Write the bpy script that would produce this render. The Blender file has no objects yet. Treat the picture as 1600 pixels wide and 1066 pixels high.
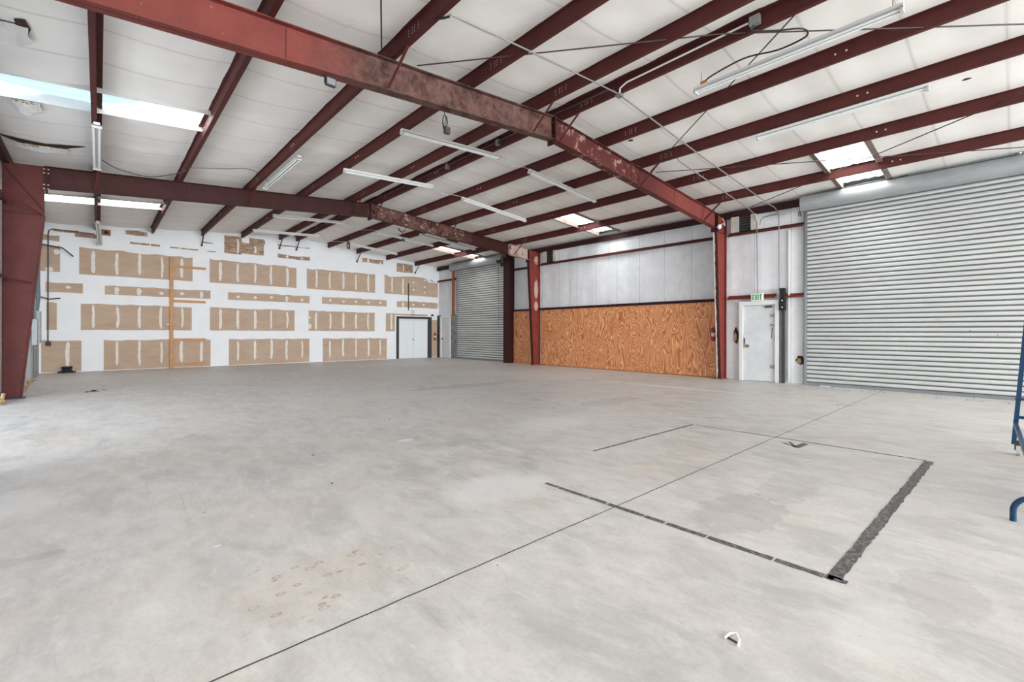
import bpy, math, random
from mathutils import Vector, Matrix
random.seed(7)
SC = bpy.context.scene
COL = SC.collection

# ------------------------------------------------------------------ camera
H = 1.34
cd = bpy.data.cameras.new('camera'); cam = bpy.data.objects.new('camera', cd); COL.objects.link(cam)
cd.sensor_width = 36.0; cd.lens = 712.0 / 1600 * 36; cd.shift_y = -13.1 / 1600; cd.clip_start = 0.05; cd.clip_end = 200
cam.matrix_world = Matrix.Translation((0, 0, H)) @ Matrix.Rotation(math.radians(-42.2), 4, 'Z') @ Matrix.Rotation(math.radians(90), 4, 'X') @ Matrix.Rotation(math.radians(0.12), 4, 'Z')
SC.camera = cam

# ------------------------------------------------------------------ world, light, exposure
w = bpy.data.worlds.new('world'); SC.world = w; w.use_nodes = True
bgn = w.node_tree.nodes['Background']; bgn.inputs[0].default_value = (0.78, 0.88, 1.0, 1); bgn.inputs[1].default_value = 1.5
SC.view_settings.view_transform = 'Standard'; SC.view_settings.look = 'None'
SC.view_settings.gamma = 1; SC.view_settings.use_curve_mapping = False
SC.view_settings.exposure = 0.0
def area(name, loc, rot, sx, sy, power, color=(1, 1, 1)):
    l = bpy.data.lights.new(name, 'AREA'); l.shape = 'RECTANGLE'; l.size = sx; l.size_y = sy; l.energy = power; l.color = color
    o = bpy.data.objects.new(name, l); COL.objects.link(o); o.location = loc; o.rotation_euler = rot; return o
# added fill light at an invented opening in the end wall behind the camera
area('added_fill_front', (6.2, -16.8, 2.3), (math.radians(90), 0, 0), 12.5, 4.1, 5000, (0.93, 0.97, 1.0))
# added fill light shining in through an unseen gap made in the left wall
area('added_fill_side', (-5.2, 7.6, 1.7), (math.radians(90), 0, math.radians(-58)), 6.0, 3.0, 420, (0.93, 0.97, 1.0))

# ------------------------------------------------------------------ helpers
XL, XR, YB, YF = -1.42, 13.68, 21.05, -17.0
XM = 6.2; ZE = 4.69; K = 1.018
def Zt(x): return ZE + 0.0833 * (7.51 - abs(x - XM))
def lin(c):
    return tuple(((v / 255) / 12.92 if v / 255 <= 0.04045 else ((v / 255 + 0.055) / 1.055) ** 2.4) for v in c)
class NT:
    def __init__(s, name, rough=0.6, metal=0.0, spec=0.5):
        s.m = bpy.data.materials.new(name); s.m.use_nodes = True; s.t = s.m.node_tree; s.n = s.t.nodes; s.l = s.t.links
        s.b = s.n['Principled BSDF']; s.b.inputs['Roughness'].default_value = rough; s.b.inputs['Metallic'].default_value = metal
        s.b.inputs['Specular IOR Level'].default_value = spec
        s.co = None
    def coord(s):
        if not s.co: s.co = s.n.new('ShaderNodeNewGeometry').outputs['Position']
        return s.co
    def mapping(s, scale=(1, 1, 1), loc=(0, 0, 0), rot=(0, 0, 0)):
        m = s.n.new('ShaderNodeMapping'); s.l.new(s.coord(), m.inputs[0]); m.inputs['Scale'].default_value = scale; m.inputs['Location'].default_value = loc
        m.inputs['Rotation'].default_value = rot
        return m.outputs[0]
    def noise(s, scale, detail=4, rough=0.55, vec=None, dist=0.0):
        n = s.n.new('ShaderNodeTexNoise'); n.inputs['Scale'].default_value = scale; n.inputs['Detail'].default_value = detail
        n.inputs['Roughness'].default_value = rough; n.inputs['Distortion'].default_value = dist
        s.l.new(vec or s.coord(), n.inputs['Vector']); return n.outputs['Fac']
    def vor(s, scale, vec=None, feat='F1'):
        n = s.n.new('ShaderNodeTexVoronoi'); n.feature = feat; n.inputs['Scale'].default_value = scale
        s.l.new(vec or s.coord(), n.inputs['Vector']); return n.outputs['Distance']
    def ramp(s, v, a, b, lo=0.0, hi=1.0):
        n = s.n.new('ShaderNodeMapRange'); s.inp(n.inputs[0], v); n.inputs[1].default_value = a; n.inputs[2].default_value = b
        n.inputs[3].default_value = lo; n.inputs[4].default_value = hi; return n.outputs[0]
    def inp(s, sock, v):
        if isinstance(v, (int, float)): sock.default_value = v
        elif isinstance(v, tuple): sock.default_value = (*v, 1) if len(v) == 3 and sock.type == 'RGBA' else v
        else: s.l.new(v, sock)
    def math(s, op, a, b=0.0, c=None):
        n = s.n.new('ShaderNodeMath'); n.operation = op; s.inp(n.inputs[0], a); s.inp(n.inputs[1], b)
        if c is not None: s.inp(n.inputs[2], c)
        return n.outputs[0]
    def mix(s, f, a, b):
        n = s.n.new('ShaderNodeMix'); n.data_type = 'RGBA'; s.inp(n.inputs[0], f); s.inp(n.inputs[6], a); s.inp(n.inputs[7], b); return n.outputs[2]
    def sep(s):
        n = s.n.new('ShaderNodeSeparateXYZ'); s.l.new(s.coord(), n.inputs[0]); return n.outputs
    def color(s, c): s.inp(s.b.inputs['Base Color'], c)
    def bump(s, h, strength=0.2, dist=0.01):
        n = s.n.new('ShaderNodeBump'); n.inputs['Strength'].default_value = strength; n.inputs['Distance'].default_value = dist
        s.l.new(h, n.inputs['Height']); s.l.new(n.outputs[0], s.b.inputs['Normal'])
    def box(s, x0, x1, y0, y1, wob=0.0, wsc=8, ax=(0, 1)):
        """soft mask of a rectangle in world axes, edge wobbled by noise"""
        S = s.sep(); X, Y = S[ax[0]], S[ax[1]]
        if wob:
            nz = s.math('MULTIPLY', s.math('SUBTRACT', s.noise(wsc), 0.5), wob)
            X = s.math('ADD', X, nz); Y = s.math('SUBTRACT', Y, nz)
        a = s.math('COMPARE', X, (x0 + x1) / 2, (x1 - x0) / 2); b = s.math('COMPARE', Y, (y0 + y1) / 2, (y1 - y0) / 2)
        return s.math('MULTIPLY', a, b)
    def blob(s, cx, cy, r, ry=None, wob=0.5, wsc=3, ax=(0, 1), edge=0.1):
        S = s.sep(); ry = ry or r
        dx = s.math('DIVIDE', s.math('SUBTRACT', S[ax[0]], cx), r); dy = s.math('DIVIDE', s.math('SUBTRACT', S[ax[1]], cy), ry)
        d = s.math('SQRT', s.math('ADD', s.math('MULTIPLY', dx, dx), s.math('MULTIPLY', dy, dy)))
        d = s.math('ADD', d, s.math('MULTIPLY', s.math('SUBTRACT', s.noise(wsc, 6, 0.65), 0.5), wob))
        return s.ramp(d, 1 - edge, 1, 1, 0)
MATS = {}
def simple(name, rgb, rough=0.6, metal=0.0, var=0.0, nsc=6, spec=0.4, bump=0.0):
    k = NT(name, rough, metal, spec); c = lin(rgb)
    if var:
        n = k.noise(nsc, 5, 0.6); c2 = tuple(max(0, v * (1 - var)) for v in c); c1 = tuple(min(1, v * (1 + var)) for v in c)
        k.color(k.mix(k.ramp(n, 0.3, 0.7), c2, c1))
        if bump: k.bump(n, bump)
    else: k.color(c)
    MATS[name] = k.m; return k.m

class MB:
    def __init__(s): s.v = []; s.f = []; s.mi = []; s.mats = []
    def mat(s, name):
        if name not in s.mats: s.mats.append(name)
        return s.mats.index(name)
    def poly(s, pts, m=None):
        i = len(s.v); s.v += [tuple(p) for p in pts]; s.f.append(tuple(range(i, i + len(pts)))); s.mi.append(s.mat(m) if m else 0); return s
    def prism(s, pts, off, m=None):
        """polygon pts swept by vector off"""
        i = len(s.v); n = len(pts); o = Vector(off)
        s.v += [tuple(p) for p in pts] + [tuple(Vector(p) + o) for p in pts]; k = s.mat(m) if m else 0
        s.f.append(tuple(reversed(range(i, i + n)))); s.f.append(tuple(range(i + n, i + 2 * n))); s.mi += [k, k]
        for j in range(n):
            a, b = i + j, i + (j + 1) % n; s.f.append((a, b, b + n, a + n)); s.mi.append(k)
        return s
    def box(s, x0, x1, y0, y1, z0, z1, m=None):
        return s.prism([(x0, y0, z0), (x1, y0, z0), (x1, y1, z0), (x0, y1, z0)], (0, 0, z1 - z0), m)
    def bar(s, a, b, w, h, up=(0, 0, 1), m=None):
        """rectangular bar centred on a-b; w sideways, h along up"""
        a, b = Vector(a), Vector(b); d = (b - a).normalized(); r = d.cross(Vector(up)).normalized(); u = r.cross(d)
        return s.prism([a + r * sx * w / 2 + u * sy * h / 2 for sx, sy in ((-1, -1), (1, -1), (1, 1), (-1, 1))], b - a, m)
    def tube(s, pts, r, n=8, m=None, closed=False):
        pts = [Vector(p) for p in pts]; i0 = len(s.v); k = s.mat(m) if m else 0; N = len(pts); prev = None
        for j, p in enumerate(pts):
            if closed: d = pts[(j + 1) % N] - pts[j - 1]
            else: d = pts[min(j + 1, N - 1)] - pts[max(j - 1, 0)]
            d.normalize()
            if prev is None: ref = Vector((0, 0, 1)) if abs(d.z) < 0.9 else Vector((1, 0, 0)); u = d.cross(ref).normalized()
            else: u = (prev - d * prev.dot(d)).normalized()
            prev = u; q = d.cross(u); rr = r[j] if isinstance(r, (list, tuple)) else r
            for t in range(n):
                a = 2 * math.pi * t / n; s.v.append(tuple(p + (u * math.cos(a) + q * math.sin(a)) * rr))
        for j in range(N if closed else N - 1):
            for t in range(n):
                a = i0 + j * n + t; b = i0 + j * n + (t + 1) % n; c = i0 + ((j + 1) % N) * n; s.f.append((a, b, c + (t + 1) % n, c + t)); s.mi.append(k)
        if not closed:
            s.f.append(tuple(i0 + t for t in reversed(range(n)))); s.f.append(tuple(i0 + (N - 1) * n + t for t in range(n))); s.mi += [k, k]
        return s
    def grid(s, rows, m=None):
        i = len(s.v); c = len(rows[0]); k = s.mat(m) if m else 0
        for r in rows: s.v += [tuple(p) for p in r]
        for a in range(len(rows) - 1):
            for b in range(c - 1): s.f.append((i + a * c + b, i + a * c + b + 1, i + (a + 1) * c + b + 1, i + (a + 1) * c + b)); s.mi.append(k)
        return s
    def ball(s, c, r, n=10, m=None, sx=1, sy=1, sz=1):
        rows = []
        for a in range(n // 2 + 1):
            th = math.pi * a / (n // 2); rows.append([(c[0] + sx * r * math.sin(th) * math.cos(2 * math.pi * b / n), c[1] + sy * r * math.sin(th) * math.sin(2 * math.pi * b / n), c[2] + sz * r * math.cos(th)) for b in range(n + 1)])
        return s.grid(rows, m)
    def build(s, name, mat=None, parent=None, smooth=False, bevel=0.0, origin=None):
        me = bpy.data.meshes.new(name); og = Vector(origin) if origin else Vector((0, 0, 0))
        if parent is not None: og = parent.location.copy()
        me.from_pydata([tuple(Vector(v) - og) for v in s.v], [], s.f)
        if s.mats and not mat:
            for k in s.mats: me.materials.append(MATS[k])
            me.polygons.foreach_set('material_index', s.mi)
        else: me.materials.append(MATS[mat])
        import bmesh
        bm = bmesh.new(); bm.from_mesh(me)
        bmesh.ops.remove_doubles(bm, verts=bm.verts, dist=1e-5)
        bmesh.ops.recalc_face_normals(bm, faces=bm.faces); bm.to_mesh(me); bm.free()
        me.update(); o = bpy.data.objects.new(name, me); COL.objects.link(o)
        o.location = (0, 0, 0) if parent is not None else og
        if parent is not None:
            o.parent = parent
            if parent.type == 'MESH' or True: pass
        if smooth:
            me.polygons.foreach_set('use_smooth', [True] * len(me.polygons))
            md = o.modifiers.new('ws', 'EDGE_SPLIT'); md.split_angle = math.radians(40)
        if bevel:
            md = o.modifiers.new('bv', 'BEVEL'); md.width = bevel; md.segments = 2; md.limit_method = 'ANGLE'; md.angle_limit = math.radians(50)
        return o
def tag(o, label, cat, group=None, kind=None):
    o['label'] = label; o['category'] = cat
    if group: o['group'] = group
    if kind: o['kind'] = kind
    return o
def thing(name, label, cat, loc=(0, 0, 0), group=None):
    o = bpy.data.objects.new(name, None); COL.objects.link(o); o.location = loc; o.empty_display_size = 0.2
    return tag(o, label, cat, group)
def struct(o, label=None):
    o['kind'] = 'structure'
    return o
def sub(mb, name, mat, parent, smooth=False, bevel=0.0):
    """part of a part: geometry in world coordinates, parented to a part mesh that sits at its parent's origin"""
    top = parent.parent
    o = mb.build(name, mat, top, smooth, bevel); o.parent = parent; return o

# ------------------------------------------------------------------ materials
def steel(name, rgb, patches=None):
    k = NT(name, 0.6, 0.0, 0.2); c = lin(rgb)
    n = k.noise(3, 6, 0.65); col = k.mix(k.ramp(n, 0.3, 0.7), tuple(v * 0.82 for v in c), tuple(v * 1.15 for v in c))
    sp = k.ramp(k.noise(14, 5, 0.7), 0.70, 0.72); col = k.mix(k.math('MULTIPLY', sp, 0.6), col, lin((176, 150, 142)))
    if patches: col = patches(k, col)
    k.color(col); MATS[name] = k.m
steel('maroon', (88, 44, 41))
def lap(k, col):
    S = k.sep(); hz = k.math('SUBTRACT', k.math('ADD', S[2], k.math('MULTIPLY', k.math('ABSOLUTE', k.math('SUBTRACT', S[0], XM)), 0.0833)), ZE + 0.0833 * 7.51)
    m = None
    for yf in (5.75, 13.4):
        for dy, n in ((-0.80, 4), (-0.71, 4), (-0.66, 4), (-0.57, 3), (0.62, 3), (0.78, 3)):
            a = k.math('COMPARE', S[1], yf + dy, 0.007); m = a if m is None else k.math('MAXIMUM', m, a)
    row_ = k.math('GREATER_THAN', k.math('FRACT', k.math('MULTIPLY', hz, 28.0)), 0.55)
    m = k.math('MULTIPLY', k.math('MULTIPLY', m, row_), k.math('COMPARE', hz, 0.10, 0.055))
    return k.mix(k.math('MULTIPLY', m, 0.8), col, lin((208, 190, 182)))
steel('purlin_red', (82, 41, 38), lap)
steel('maroon_dark', (58, 30, 30))
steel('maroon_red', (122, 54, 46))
def near_rust_tone(k, col):
    S = k.sep()
    m = k.math('MULTIPLY', k.ramp(S[0], 1.7, 2.7), k.ramp(S[0], 6.2, 6.15))
    n = k.noise(5.5, 8, 0.72, dist=0.6); cov = k.math('MAXIMUM', k.ramp(k.noise(1.6, 3), 0.30, 0.42), k.ramp(S[0], 3.0, 3.4, 0, 0.92))
    stain = k.mix(k.ramp(n, 0.34, 0.68), lin((52, 31, 28)), lin((114, 86, 77)))
    col = k.mix(k.math('MULTIPLY', k.math('MULTIPLY', k.ramp(S[0], 6.15, 6.2), k.ramp(S[0], 11.0, 9.5)), 0.8), col, lin((66, 32, 29)))  # base colour mixed darker right of the ridge, ending before the eave
    z = k.ramp(k.math('SUBTRACT', S[2], k.math('MULTIPLY', S[0], 0.083)), 4.74, 4.60)
    col = k.mix(k.math('MULTIPLY', k.math('MULTIPLY', m, cov), k.ramp(k.noise(4, 4), 0.22, 0.36)), col, stain)
    m2 = k.math('MULTIPLY', k.ramp(S[0], 6.3, 6.6), k.ramp(S[0], 9.6, 8.6))
    col = k.mix(k.math('MULTIPLY', m2, k.ramp(k.noise(6, 6, 0.7), 0.56, 0.6)), col, lin((150, 118, 108)))
    return col
steel('rafter_near', (124, 62, 56), near_rust_tone)
def far_rust(k, col):
    S = k.sep()
    m = k.math('MULTIPLY', k.ramp(S[0], 6.1, 6.3), k.ramp(S[0], 10.2, 9.4))
    col = k.mix(k.math('MULTIPLY', m, k.ramp(k.noise(4, 8, 0.7, dist=0.8), 0.40, 0.55)), col, lin((104, 72, 64)))
    col = k.mix(k.math('MULTIPLY', m, k.ramp(k.noise(9, 8, 0.7), 0.58, 0.62)), col, lin((170, 146, 134)))
    col = k.mix(k.math('MULTIPLY', k.ramp(S[0], 11.9, 12.1), k.ramp(k.noise(3.5, 6, 0.6), 0.36, 0.46)), col, lin((196, 168, 160)))
    return col
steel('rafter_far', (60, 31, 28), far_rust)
def colpatch(k, col):
    for z, r in ((3.15, 0.42), (2.45, 0.22), (4.35, 0.2)):
        col = k.mix(k.math('MULTIPLY', k.blob(13.5, z, 0.13, r, 0.9, 6, (0, 2), 0.3), 0.75), col, lin((205, 180, 172)))
    return col
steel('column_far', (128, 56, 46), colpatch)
def peel(k, col):
    n = k.noise(9, 5, 0.7, vec=k.mapping((1, 1, 0.5))); e = k.math('ADD', k.sep()[1], k.math('MULTIPLY', k.math('SUBTRACT', n, 0.5), 0.10))
    return k.mix(k.ramp(e, 5.770, 5.774), col, lin((214, 206, 200)))
steel('peeling_edge_shade', (70, 38, 36), peel)

k = NT('insulation', 0.5, 0, 0.25); n = k.noise(1.3, 4, 0.6)
col = k.mix(k.ramp(n, 0.3, 0.7), lin((236, 232, 227)), lin((245, 242, 237)))
S = k.sep()
fr = k.math('FRACT', k.math('DIVIDE', k.math('ADD', S[1], 18.83 * K), 0.9 * K)); d = k.math('ABSOLUTE', k.math('SUBTRACT', fr, 0.5))
seam = k.ramp(k.math('ADD', d, k.math('MULTIPLY', k.math('SUBTRACT', k.noise(3, 2), 0.5), 0.006)), 0.4935, 0.496)
col = k.mix(k.math('MULTIPLY', seam, k.ramp(k.noise(0.8, 3), 0.35, 0.6, 0.15, 0.6)), col, lin((150, 145, 140)))
band = k.ramp(d, 0.465, 0.47)
col = k.mix(k.math('MULTIPLY', band, 0.22), col, lin((196, 190, 184)))
col = k.mix(k.ramp(k.noise(0.9, 5, 0.7, dist=1), 0.66, 0.78, 0, 0.35), col, lin((196, 178, 150)))
k.color(col); k.bump(k.noise(4, 5, 0.6), 0.25, 0.02); MATS['insulation'] = k.m

k = NT('liner', 0.45, 0, 0.3); n = k.noise(2.2, 6, 0.65)
col = k.mix(k.ramp(n, 0.3, 0.7), lin((218, 220, 222)), lin((236, 237, 239)))
st = k.noise(3, 5, 0.7, vec=k.mapping((1, 1.5, 0.18))); col = k.mix(k.ramp(st, 0.58, 0.75, 0, 0.4), col, lin((176, 170, 160)))
fr = k.math('FRACT', k.math('DIVIDE', k.math('ADD', k.sep()[1], 18.99), 0.92)); d = k.math('ABSOLUTE', k.math('SUBTRACT', fr, 0.5))
col = k.mix(k.math('MULTIPLY', k.ramp(d, 0.4945, 0.4965), 0.8), col, lin((120, 118, 116)))
k.color(col); k.bump(k.noise(5, 6, 0.65, vec=k.mapping((1, 1, 0.3))), 0.35, 0.03); MATS['liner'] = k.m

k = NT('concrete', 0.42, 0, 0.4)
n1 = k.noise(0.35, 5, 0.6); n2 = k.noise(2.5, 8, 0.68, vec=k.mapping((1, 0.55, 1), rot=(0, 0, 0.6)), dist=0.5); n3 = k.noise(40, 4, 0.6)
col = k.mix(k.ramp(n1, 0.32, 0.68), lin((188, 185, 181)), lin((210, 208, 205)))
col = k.mix(k.ramp(n2, 0.42, 0.62), col, lin((212, 208, 204)))
col = k.mix(k.ramp(n2, 0.46, 0.30, 0, 0.55), col, lin((168, 164, 160)))
col = k.mix(k.ramp(k.noise(0.9, 6, 0.6, vec=k.mapping(loc=(3.1, 8.2, 0))), 0.52, 0.7, 0, 0.4), col, lin((206, 192, 174)))
col = k.mix(k.ramp(n3, 0.4, 0.8, 0, 0.22), col, lin((150, 147, 144)))
# hairline scratches, black specks
scr = k.noise(1.6, 1, 0.3, vec=k.mapping((5, 0.12, 1), rot=(0, 0, 0.5)), dist=0.0)
n4 = k.noise(7, 7, 0.7, vec=k.mapping((1, 0.5, 1), rot=(0, 0, 0.5)), dist=0.4); col = k.mix(k.ramp(n4, 0.5, 0.7, 0, 0.38), col, lin((164, 159, 154))); col = k.mix(k.ramp(n4, 0.46, 0.32, 0, 0.5), col, lin((224, 221, 217)))
col = k.mix(k.math('MULTIPLY', k.ramp(k.math('ABSOLUTE', k.math('SUBTRACT', scr, 0.5)), 0.004, 0.0015), k.ramp(k.noise(1.3, 3), 0.5, 0.62, 0, 0.3)), col, lin((120, 116, 112)))
v = k.vor(2.3); col = k.mix(k.ramp(v, 0.032, 0.022, 0, 0.6), col, lin((70, 62, 58)))
# brown ring stains, damp patch, whitish patches
zone = k.blob(0.9, 2.52, 0.6, 0.42, 0.6, 2.5, edge=0.45)
vv = k.vor(9, vec=k.mapping((1, 1.6, 1))); ring = k.ramp(k.math('ABSOLUTE', k.math('SUBTRACT', k.math('ADD', vv, k.math('MULTIPLY', k.noise(18, 3), 0.25)), 0.32)), 0.07, 0.02)
pick = k.ramp(k.noise(5.5, 2), 0.42, 0.47)
col = k.mix(k.math('MULTIPLY', k.math('MULTIPLY', zone, ring), k.math('MULTIPLY', pick, 0.7)), col, lin((158, 118, 82)))
col = k.mix(k.math('MULTIPLY', zone, 0.16), col, lin((205, 184, 160)))
for cx, cy, r, ry, s_, wb_ in ((3.55, 1.38, 0.50, 0.27, 0.26, 1.7), (4.45, 1.32, 0.55, 0.2, 0.16, 1.9), (6.8, 9.3, 1.5, 0.3, 0.3, 1.2), (7.3, 5.3, 0.8, 0.3, 0.2, 1.5), (3.2, 0.25, 0.3, 0.2, 0.2, 1.5), (-0.6, 3.9, 0.5, 0.08, 0.25, 1.2)):
    col = k.mix(k.math('MULTIPLY', k.blob(cx, cy, r, ry, wb_, 5.5, edge=0.08), s_), col, lin((142, 135, 130)))
for cx, cy, r, ry, s_ in ((2.82, 5.08, 0.14, 0.09, 0.9), (0.55, 3.35, 0.025, 0.02, 0.9), (2.55, 3.0, 0.6, 0.4, 0.5), (4.9, 4.6, 0.9, 0.5, 0.4), (-0.6, 5.2, 0.5, 0.5, 0.6), (10.5, 6.0, 0.25, 2.2, 0.5), (2.6, 0.4, 0.35, 0.2, 0.35)):
    col = k.mix(k.math('MULTIPLY', k.blob(cx, cy, r, ry, 0.8, 5, edge=0.4), s_), col, lin((226, 225, 223)))
k.color(col); k.inp(k.b.inputs['Roughness'], k.ramp(n2, 0.3, 0.7, 0.36, 0.58)); k.bump(n3, 0.06, 0.004); MATS['concrete'] = k.m

simple('drywall_white', (246, 248, 250), 0.7, var=0.03, nsc=2)
k = NT('drywall_paper', 0.85, 0, 0.2); n = k.noise(3, 6, 0.65, vec=k.mapping((0.5, 1, 1)))
col = k.mix(k.ramp(n, 0.3, 0.7), lin((190, 164, 142)), lin((204, 180, 158)))
col = k.mix(k.ramp(k.noise(5, 5, 0.7, vec=k.mapping((0.35, 1, 1.6))), 0.55, 0.7, 0, 0.35), col, lin((172, 142, 118)))
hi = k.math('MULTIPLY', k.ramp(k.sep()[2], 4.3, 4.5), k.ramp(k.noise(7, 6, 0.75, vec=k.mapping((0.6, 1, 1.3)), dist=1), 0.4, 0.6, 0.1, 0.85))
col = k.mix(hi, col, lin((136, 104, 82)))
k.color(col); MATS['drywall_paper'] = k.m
simple('mud', (238, 232, 224), 0.75, var=0.04, nsc=8)

k = NT('plywood', 0.5, 0, 0.35)
wv = k.noise(1.0, 2, 0.45, vec=k.mapping((1, 2.4, 0.55)), dist=1.1)
fr = k.math('FRACT', k.math('MULTIPLY', wv, 24)); tri = k.math('ABSOLUTE', k.math('SUBTRACT', fr, 0.5))
fine = k.noise(12, 4, 0.6, vec=k.mapping((1, 2.2, 0.3)))
col = k.mix(k.ramp(tri, 0.05, 0.42), lin((250, 190, 138)), lin((188, 106, 64)))
col = k.mix(k.ramp(fine, 0.5, 0.66, 0, 0.5), col, lin((150, 86, 46)))
col = k.mix(k.ramp(k.noise(1.1, 3), 0.4, 0.7, 0, 0.35), col, lin((196, 122, 70)))
shy = k.math('FRACT', k.math('DIVIDE', k.math('SUBTRACT', k.sep()[1], 5.9), 1.22)); 
col = k.mix(k.ramp(k.math('ABSOLUTE', k.math('SUBTRACT', shy, 0.5)), 0.4965, 0.498, 0, 0.35), col, lin((100, 56, 30)))
k.color(col); MATS['plywood'] = k.m

def galv(name, rgb, rough, metal, streak=0.3, dirt=0.25):
    k = NT(name, rough, metal, 0.5); c = lin(rgb); n = k.noise(1.2, 6, 0.65, vec=k.mapping((1, 0.5, 1.5)))
    col = k.mix(k.ramp(n, 0.35, 0.65), tuple(v * (1 - streak * 0.4) for v in c), c)
    col = k.mix(k.ramp(k.noise(3.5, 7, 0.7), 0.60, 0.74, 0, dirt), col, lin((150, 140, 126)))
    col = k.mix(k.ramp(k.vor(1.9), 0.03, 0.02, 0, 0.7), col, lin((60, 58, 56)))
    k.color(col); MATS[name] = k.m
galv('door_slat', (202, 204, 202), 0.42, 0.12, 0.25, 0.3)
galv('slat_lock_shade', (124, 125, 122), 0.6, 0.1, 0.3, 0.3)  # slat ledges: grime, plus groove shade painted into the darker grey
galv('hood', (170, 174, 175), 0.5, 0.3, 0.8, 0.35)
galv('galvanized', (150, 154, 156), 0.4, 0.7)
simple('conduit', (140, 136, 132), 0.5, 0.4)
simple('dark_conduit', (84, 80, 78), 0.5, 0.3)
simple('blue_conduit', (120, 134, 148), 0.5, 0.2)
simple('panel_grey', (176, 190, 194), 0.5, 0.1, var=0.08)
simple('white_enamel', (228, 228, 224), 0.4)
simple('fixture_grey', (196, 196, 192), 0.45)
simple('tube_glass', (240, 242, 242), 0.25)
simple('black', (28, 27, 27), 0.6)
simple('dark_grey', (62, 60, 60), 0.6, var=0.15)
simple('rod_dark', (52, 40, 38), 0.5)
k = NT('door_paint', 0.5, 0, 0.4); col = k.mix(k.ramp(k.noise(1.8, 5, 0.7), 0.35, 0.7), lin((208, 212, 212)), lin((228, 231, 232)))
col = k.mix(k.ramp(k.noise(9, 6, 0.75, vec=k.mapping((1, 2, 0.7))), 0.68, 0.74, 0, 0.5), col, lin((140, 142, 140)))
k.color(col); MATS['door_paint'] = k.m
simple('door_white', (236, 240, 242), 0.5)
simple('wood_stud', (206, 156, 110), 0.7, var=0.14, nsc=5)
simple('wood_old', (150, 108, 74), 0.8, var=0.2, nsc=9)
simple('curb_board', (128, 116, 108), 0.8, var=0.2)
simple('fibreglass', (176, 150, 110), 0.9, var=0.3, nsc=18, bump=0.8)
simple('cavity', (58, 44, 34), 0.95, var=0.3, nsc=12)
simple('torn_vinyl', (222, 220, 218), 0.6, var=0.06)
simple('red_paint', (168, 34, 30), 0.35)
simple('rusty_red', (156, 86, 66), 0.7, var=0.2)
simple('chrome', (200, 200, 200), 0.25, 0.9)
simple('brass', (150, 140, 96), 0.35, 0.8)
simple('blue_paint', (18, 62, 96), 0.35, var=0.12, nsc=14)
simple('rubber', (36, 36, 38), 0.8)
simple('orange_plug', (206, 120, 60), 0.5)
simple('sign_white', (232, 240, 226), 0.5)
simple('sign_green', (16, 150, 66), 0.5)
simple('bolt_pale', (206, 190, 182), 0.5)
k = NT('tape_black', 0.6, 0, 0.3); col = k.mix(k.ramp(k.noise(30, 4, 0.7), 0.45, 0.62, 0, 0.6), lin((80, 78, 78)), lin((150, 147, 144))); k.color(col); MATS['tape_black'] = k.m
simple('joint', (74, 68, 64), 0.9, var=0.3, nsc=10)
simple('dirty_white', (196, 190, 180), 0.7, var=0.1, nsc=4)
k = NT('metal_sheet', 0.45, 0.3, 0.4); col = k.mix(k.ramp(k.noise(3, 7, 0.7), 0.35, 0.65), lin((104, 104, 102)), lin((150, 150, 148))); k.color(col); MATS['metal_sheet'] = k.m
# translucent roof panel: daylight coming through, ribbed
k = NT('skylight', 0.6, 0, 0.2); S = k.sep()
rb = k.math('FRACT', k.math('DIVIDE', S[1], 0.2)); line = k.ramp(k.math('ABSOLUTE', k.math('SUBTRACT', rb, 0.5)), 0.42, 0.47)
body = k.mix(k.math('MULTIPLY', k.blob(-0.4, 9.6, 1.15, 0.6, 0.5, 2.5, edge=0.25), 1.0), (1.0, 1.0, 1.0), (0.062, 0.093, 0.107))
ec = k.mix(k.math('MULTIPLY', line, 0.9), body, (0.10, 0.16, 0.22))
k.color((0.3, 0.3, 0.3)); k.inp(k.b.inputs['Emission Color'], ec); k.b.inputs['Emission Strength'].default_value = 9.0; MATS['skylight'] = k.m

# ------------------------------------------------------------------ floor, walls, ceiling
fl = MB().box(XL - 0.3, XR + 0.3, YF, YB + 0.3, -0.15, 0.0).build('floor', 'concrete'); struct(fl)

PUR = [(x * K, s_) for x, s_ in ((-0.03, -1), (1.385, 1), (2.865, 1), (4.19, 1), (5.57, 1), (6.24, 1), (7.585, 1), (8.915, 1), (10.41, 1), (11.99, 1))]
SKY = [(XL, 1.425), (10.62, 13.36)]
SKY_Y = [(-12.5, -11.6), (-5.3, -4.45), (1.955, 2.80), (9.21, 10.08), (16.57, 17.39)]
def split(breaks, step):
    b = sorted(set(round(v, 4) for v in breaks)); out = []
    for p, q in zip(b[:-1], b[1:]):
        n = max(1, round((q - p) / step)); out += [p + (q - p) * i / n for i in range(n)]
    return out + [b[-1]]
ys = split([YF, YB] + [v for a in SKY_Y for v in a], 0.15)
xs = split([XL, XR, XM, 1.425, 10.62, 13.36] + [p[0] for p in PUR], 0.14)
px_ = sorted([XL] + [p[0] for p in PUR] + [XR])
rnd = random.Random(3); wav = [(rnd.uniform(0.5, 2.5), rnd.uniform(0.5, 2.5), rnd.uniform(0, 6.3)) for _ in range(6)]
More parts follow.
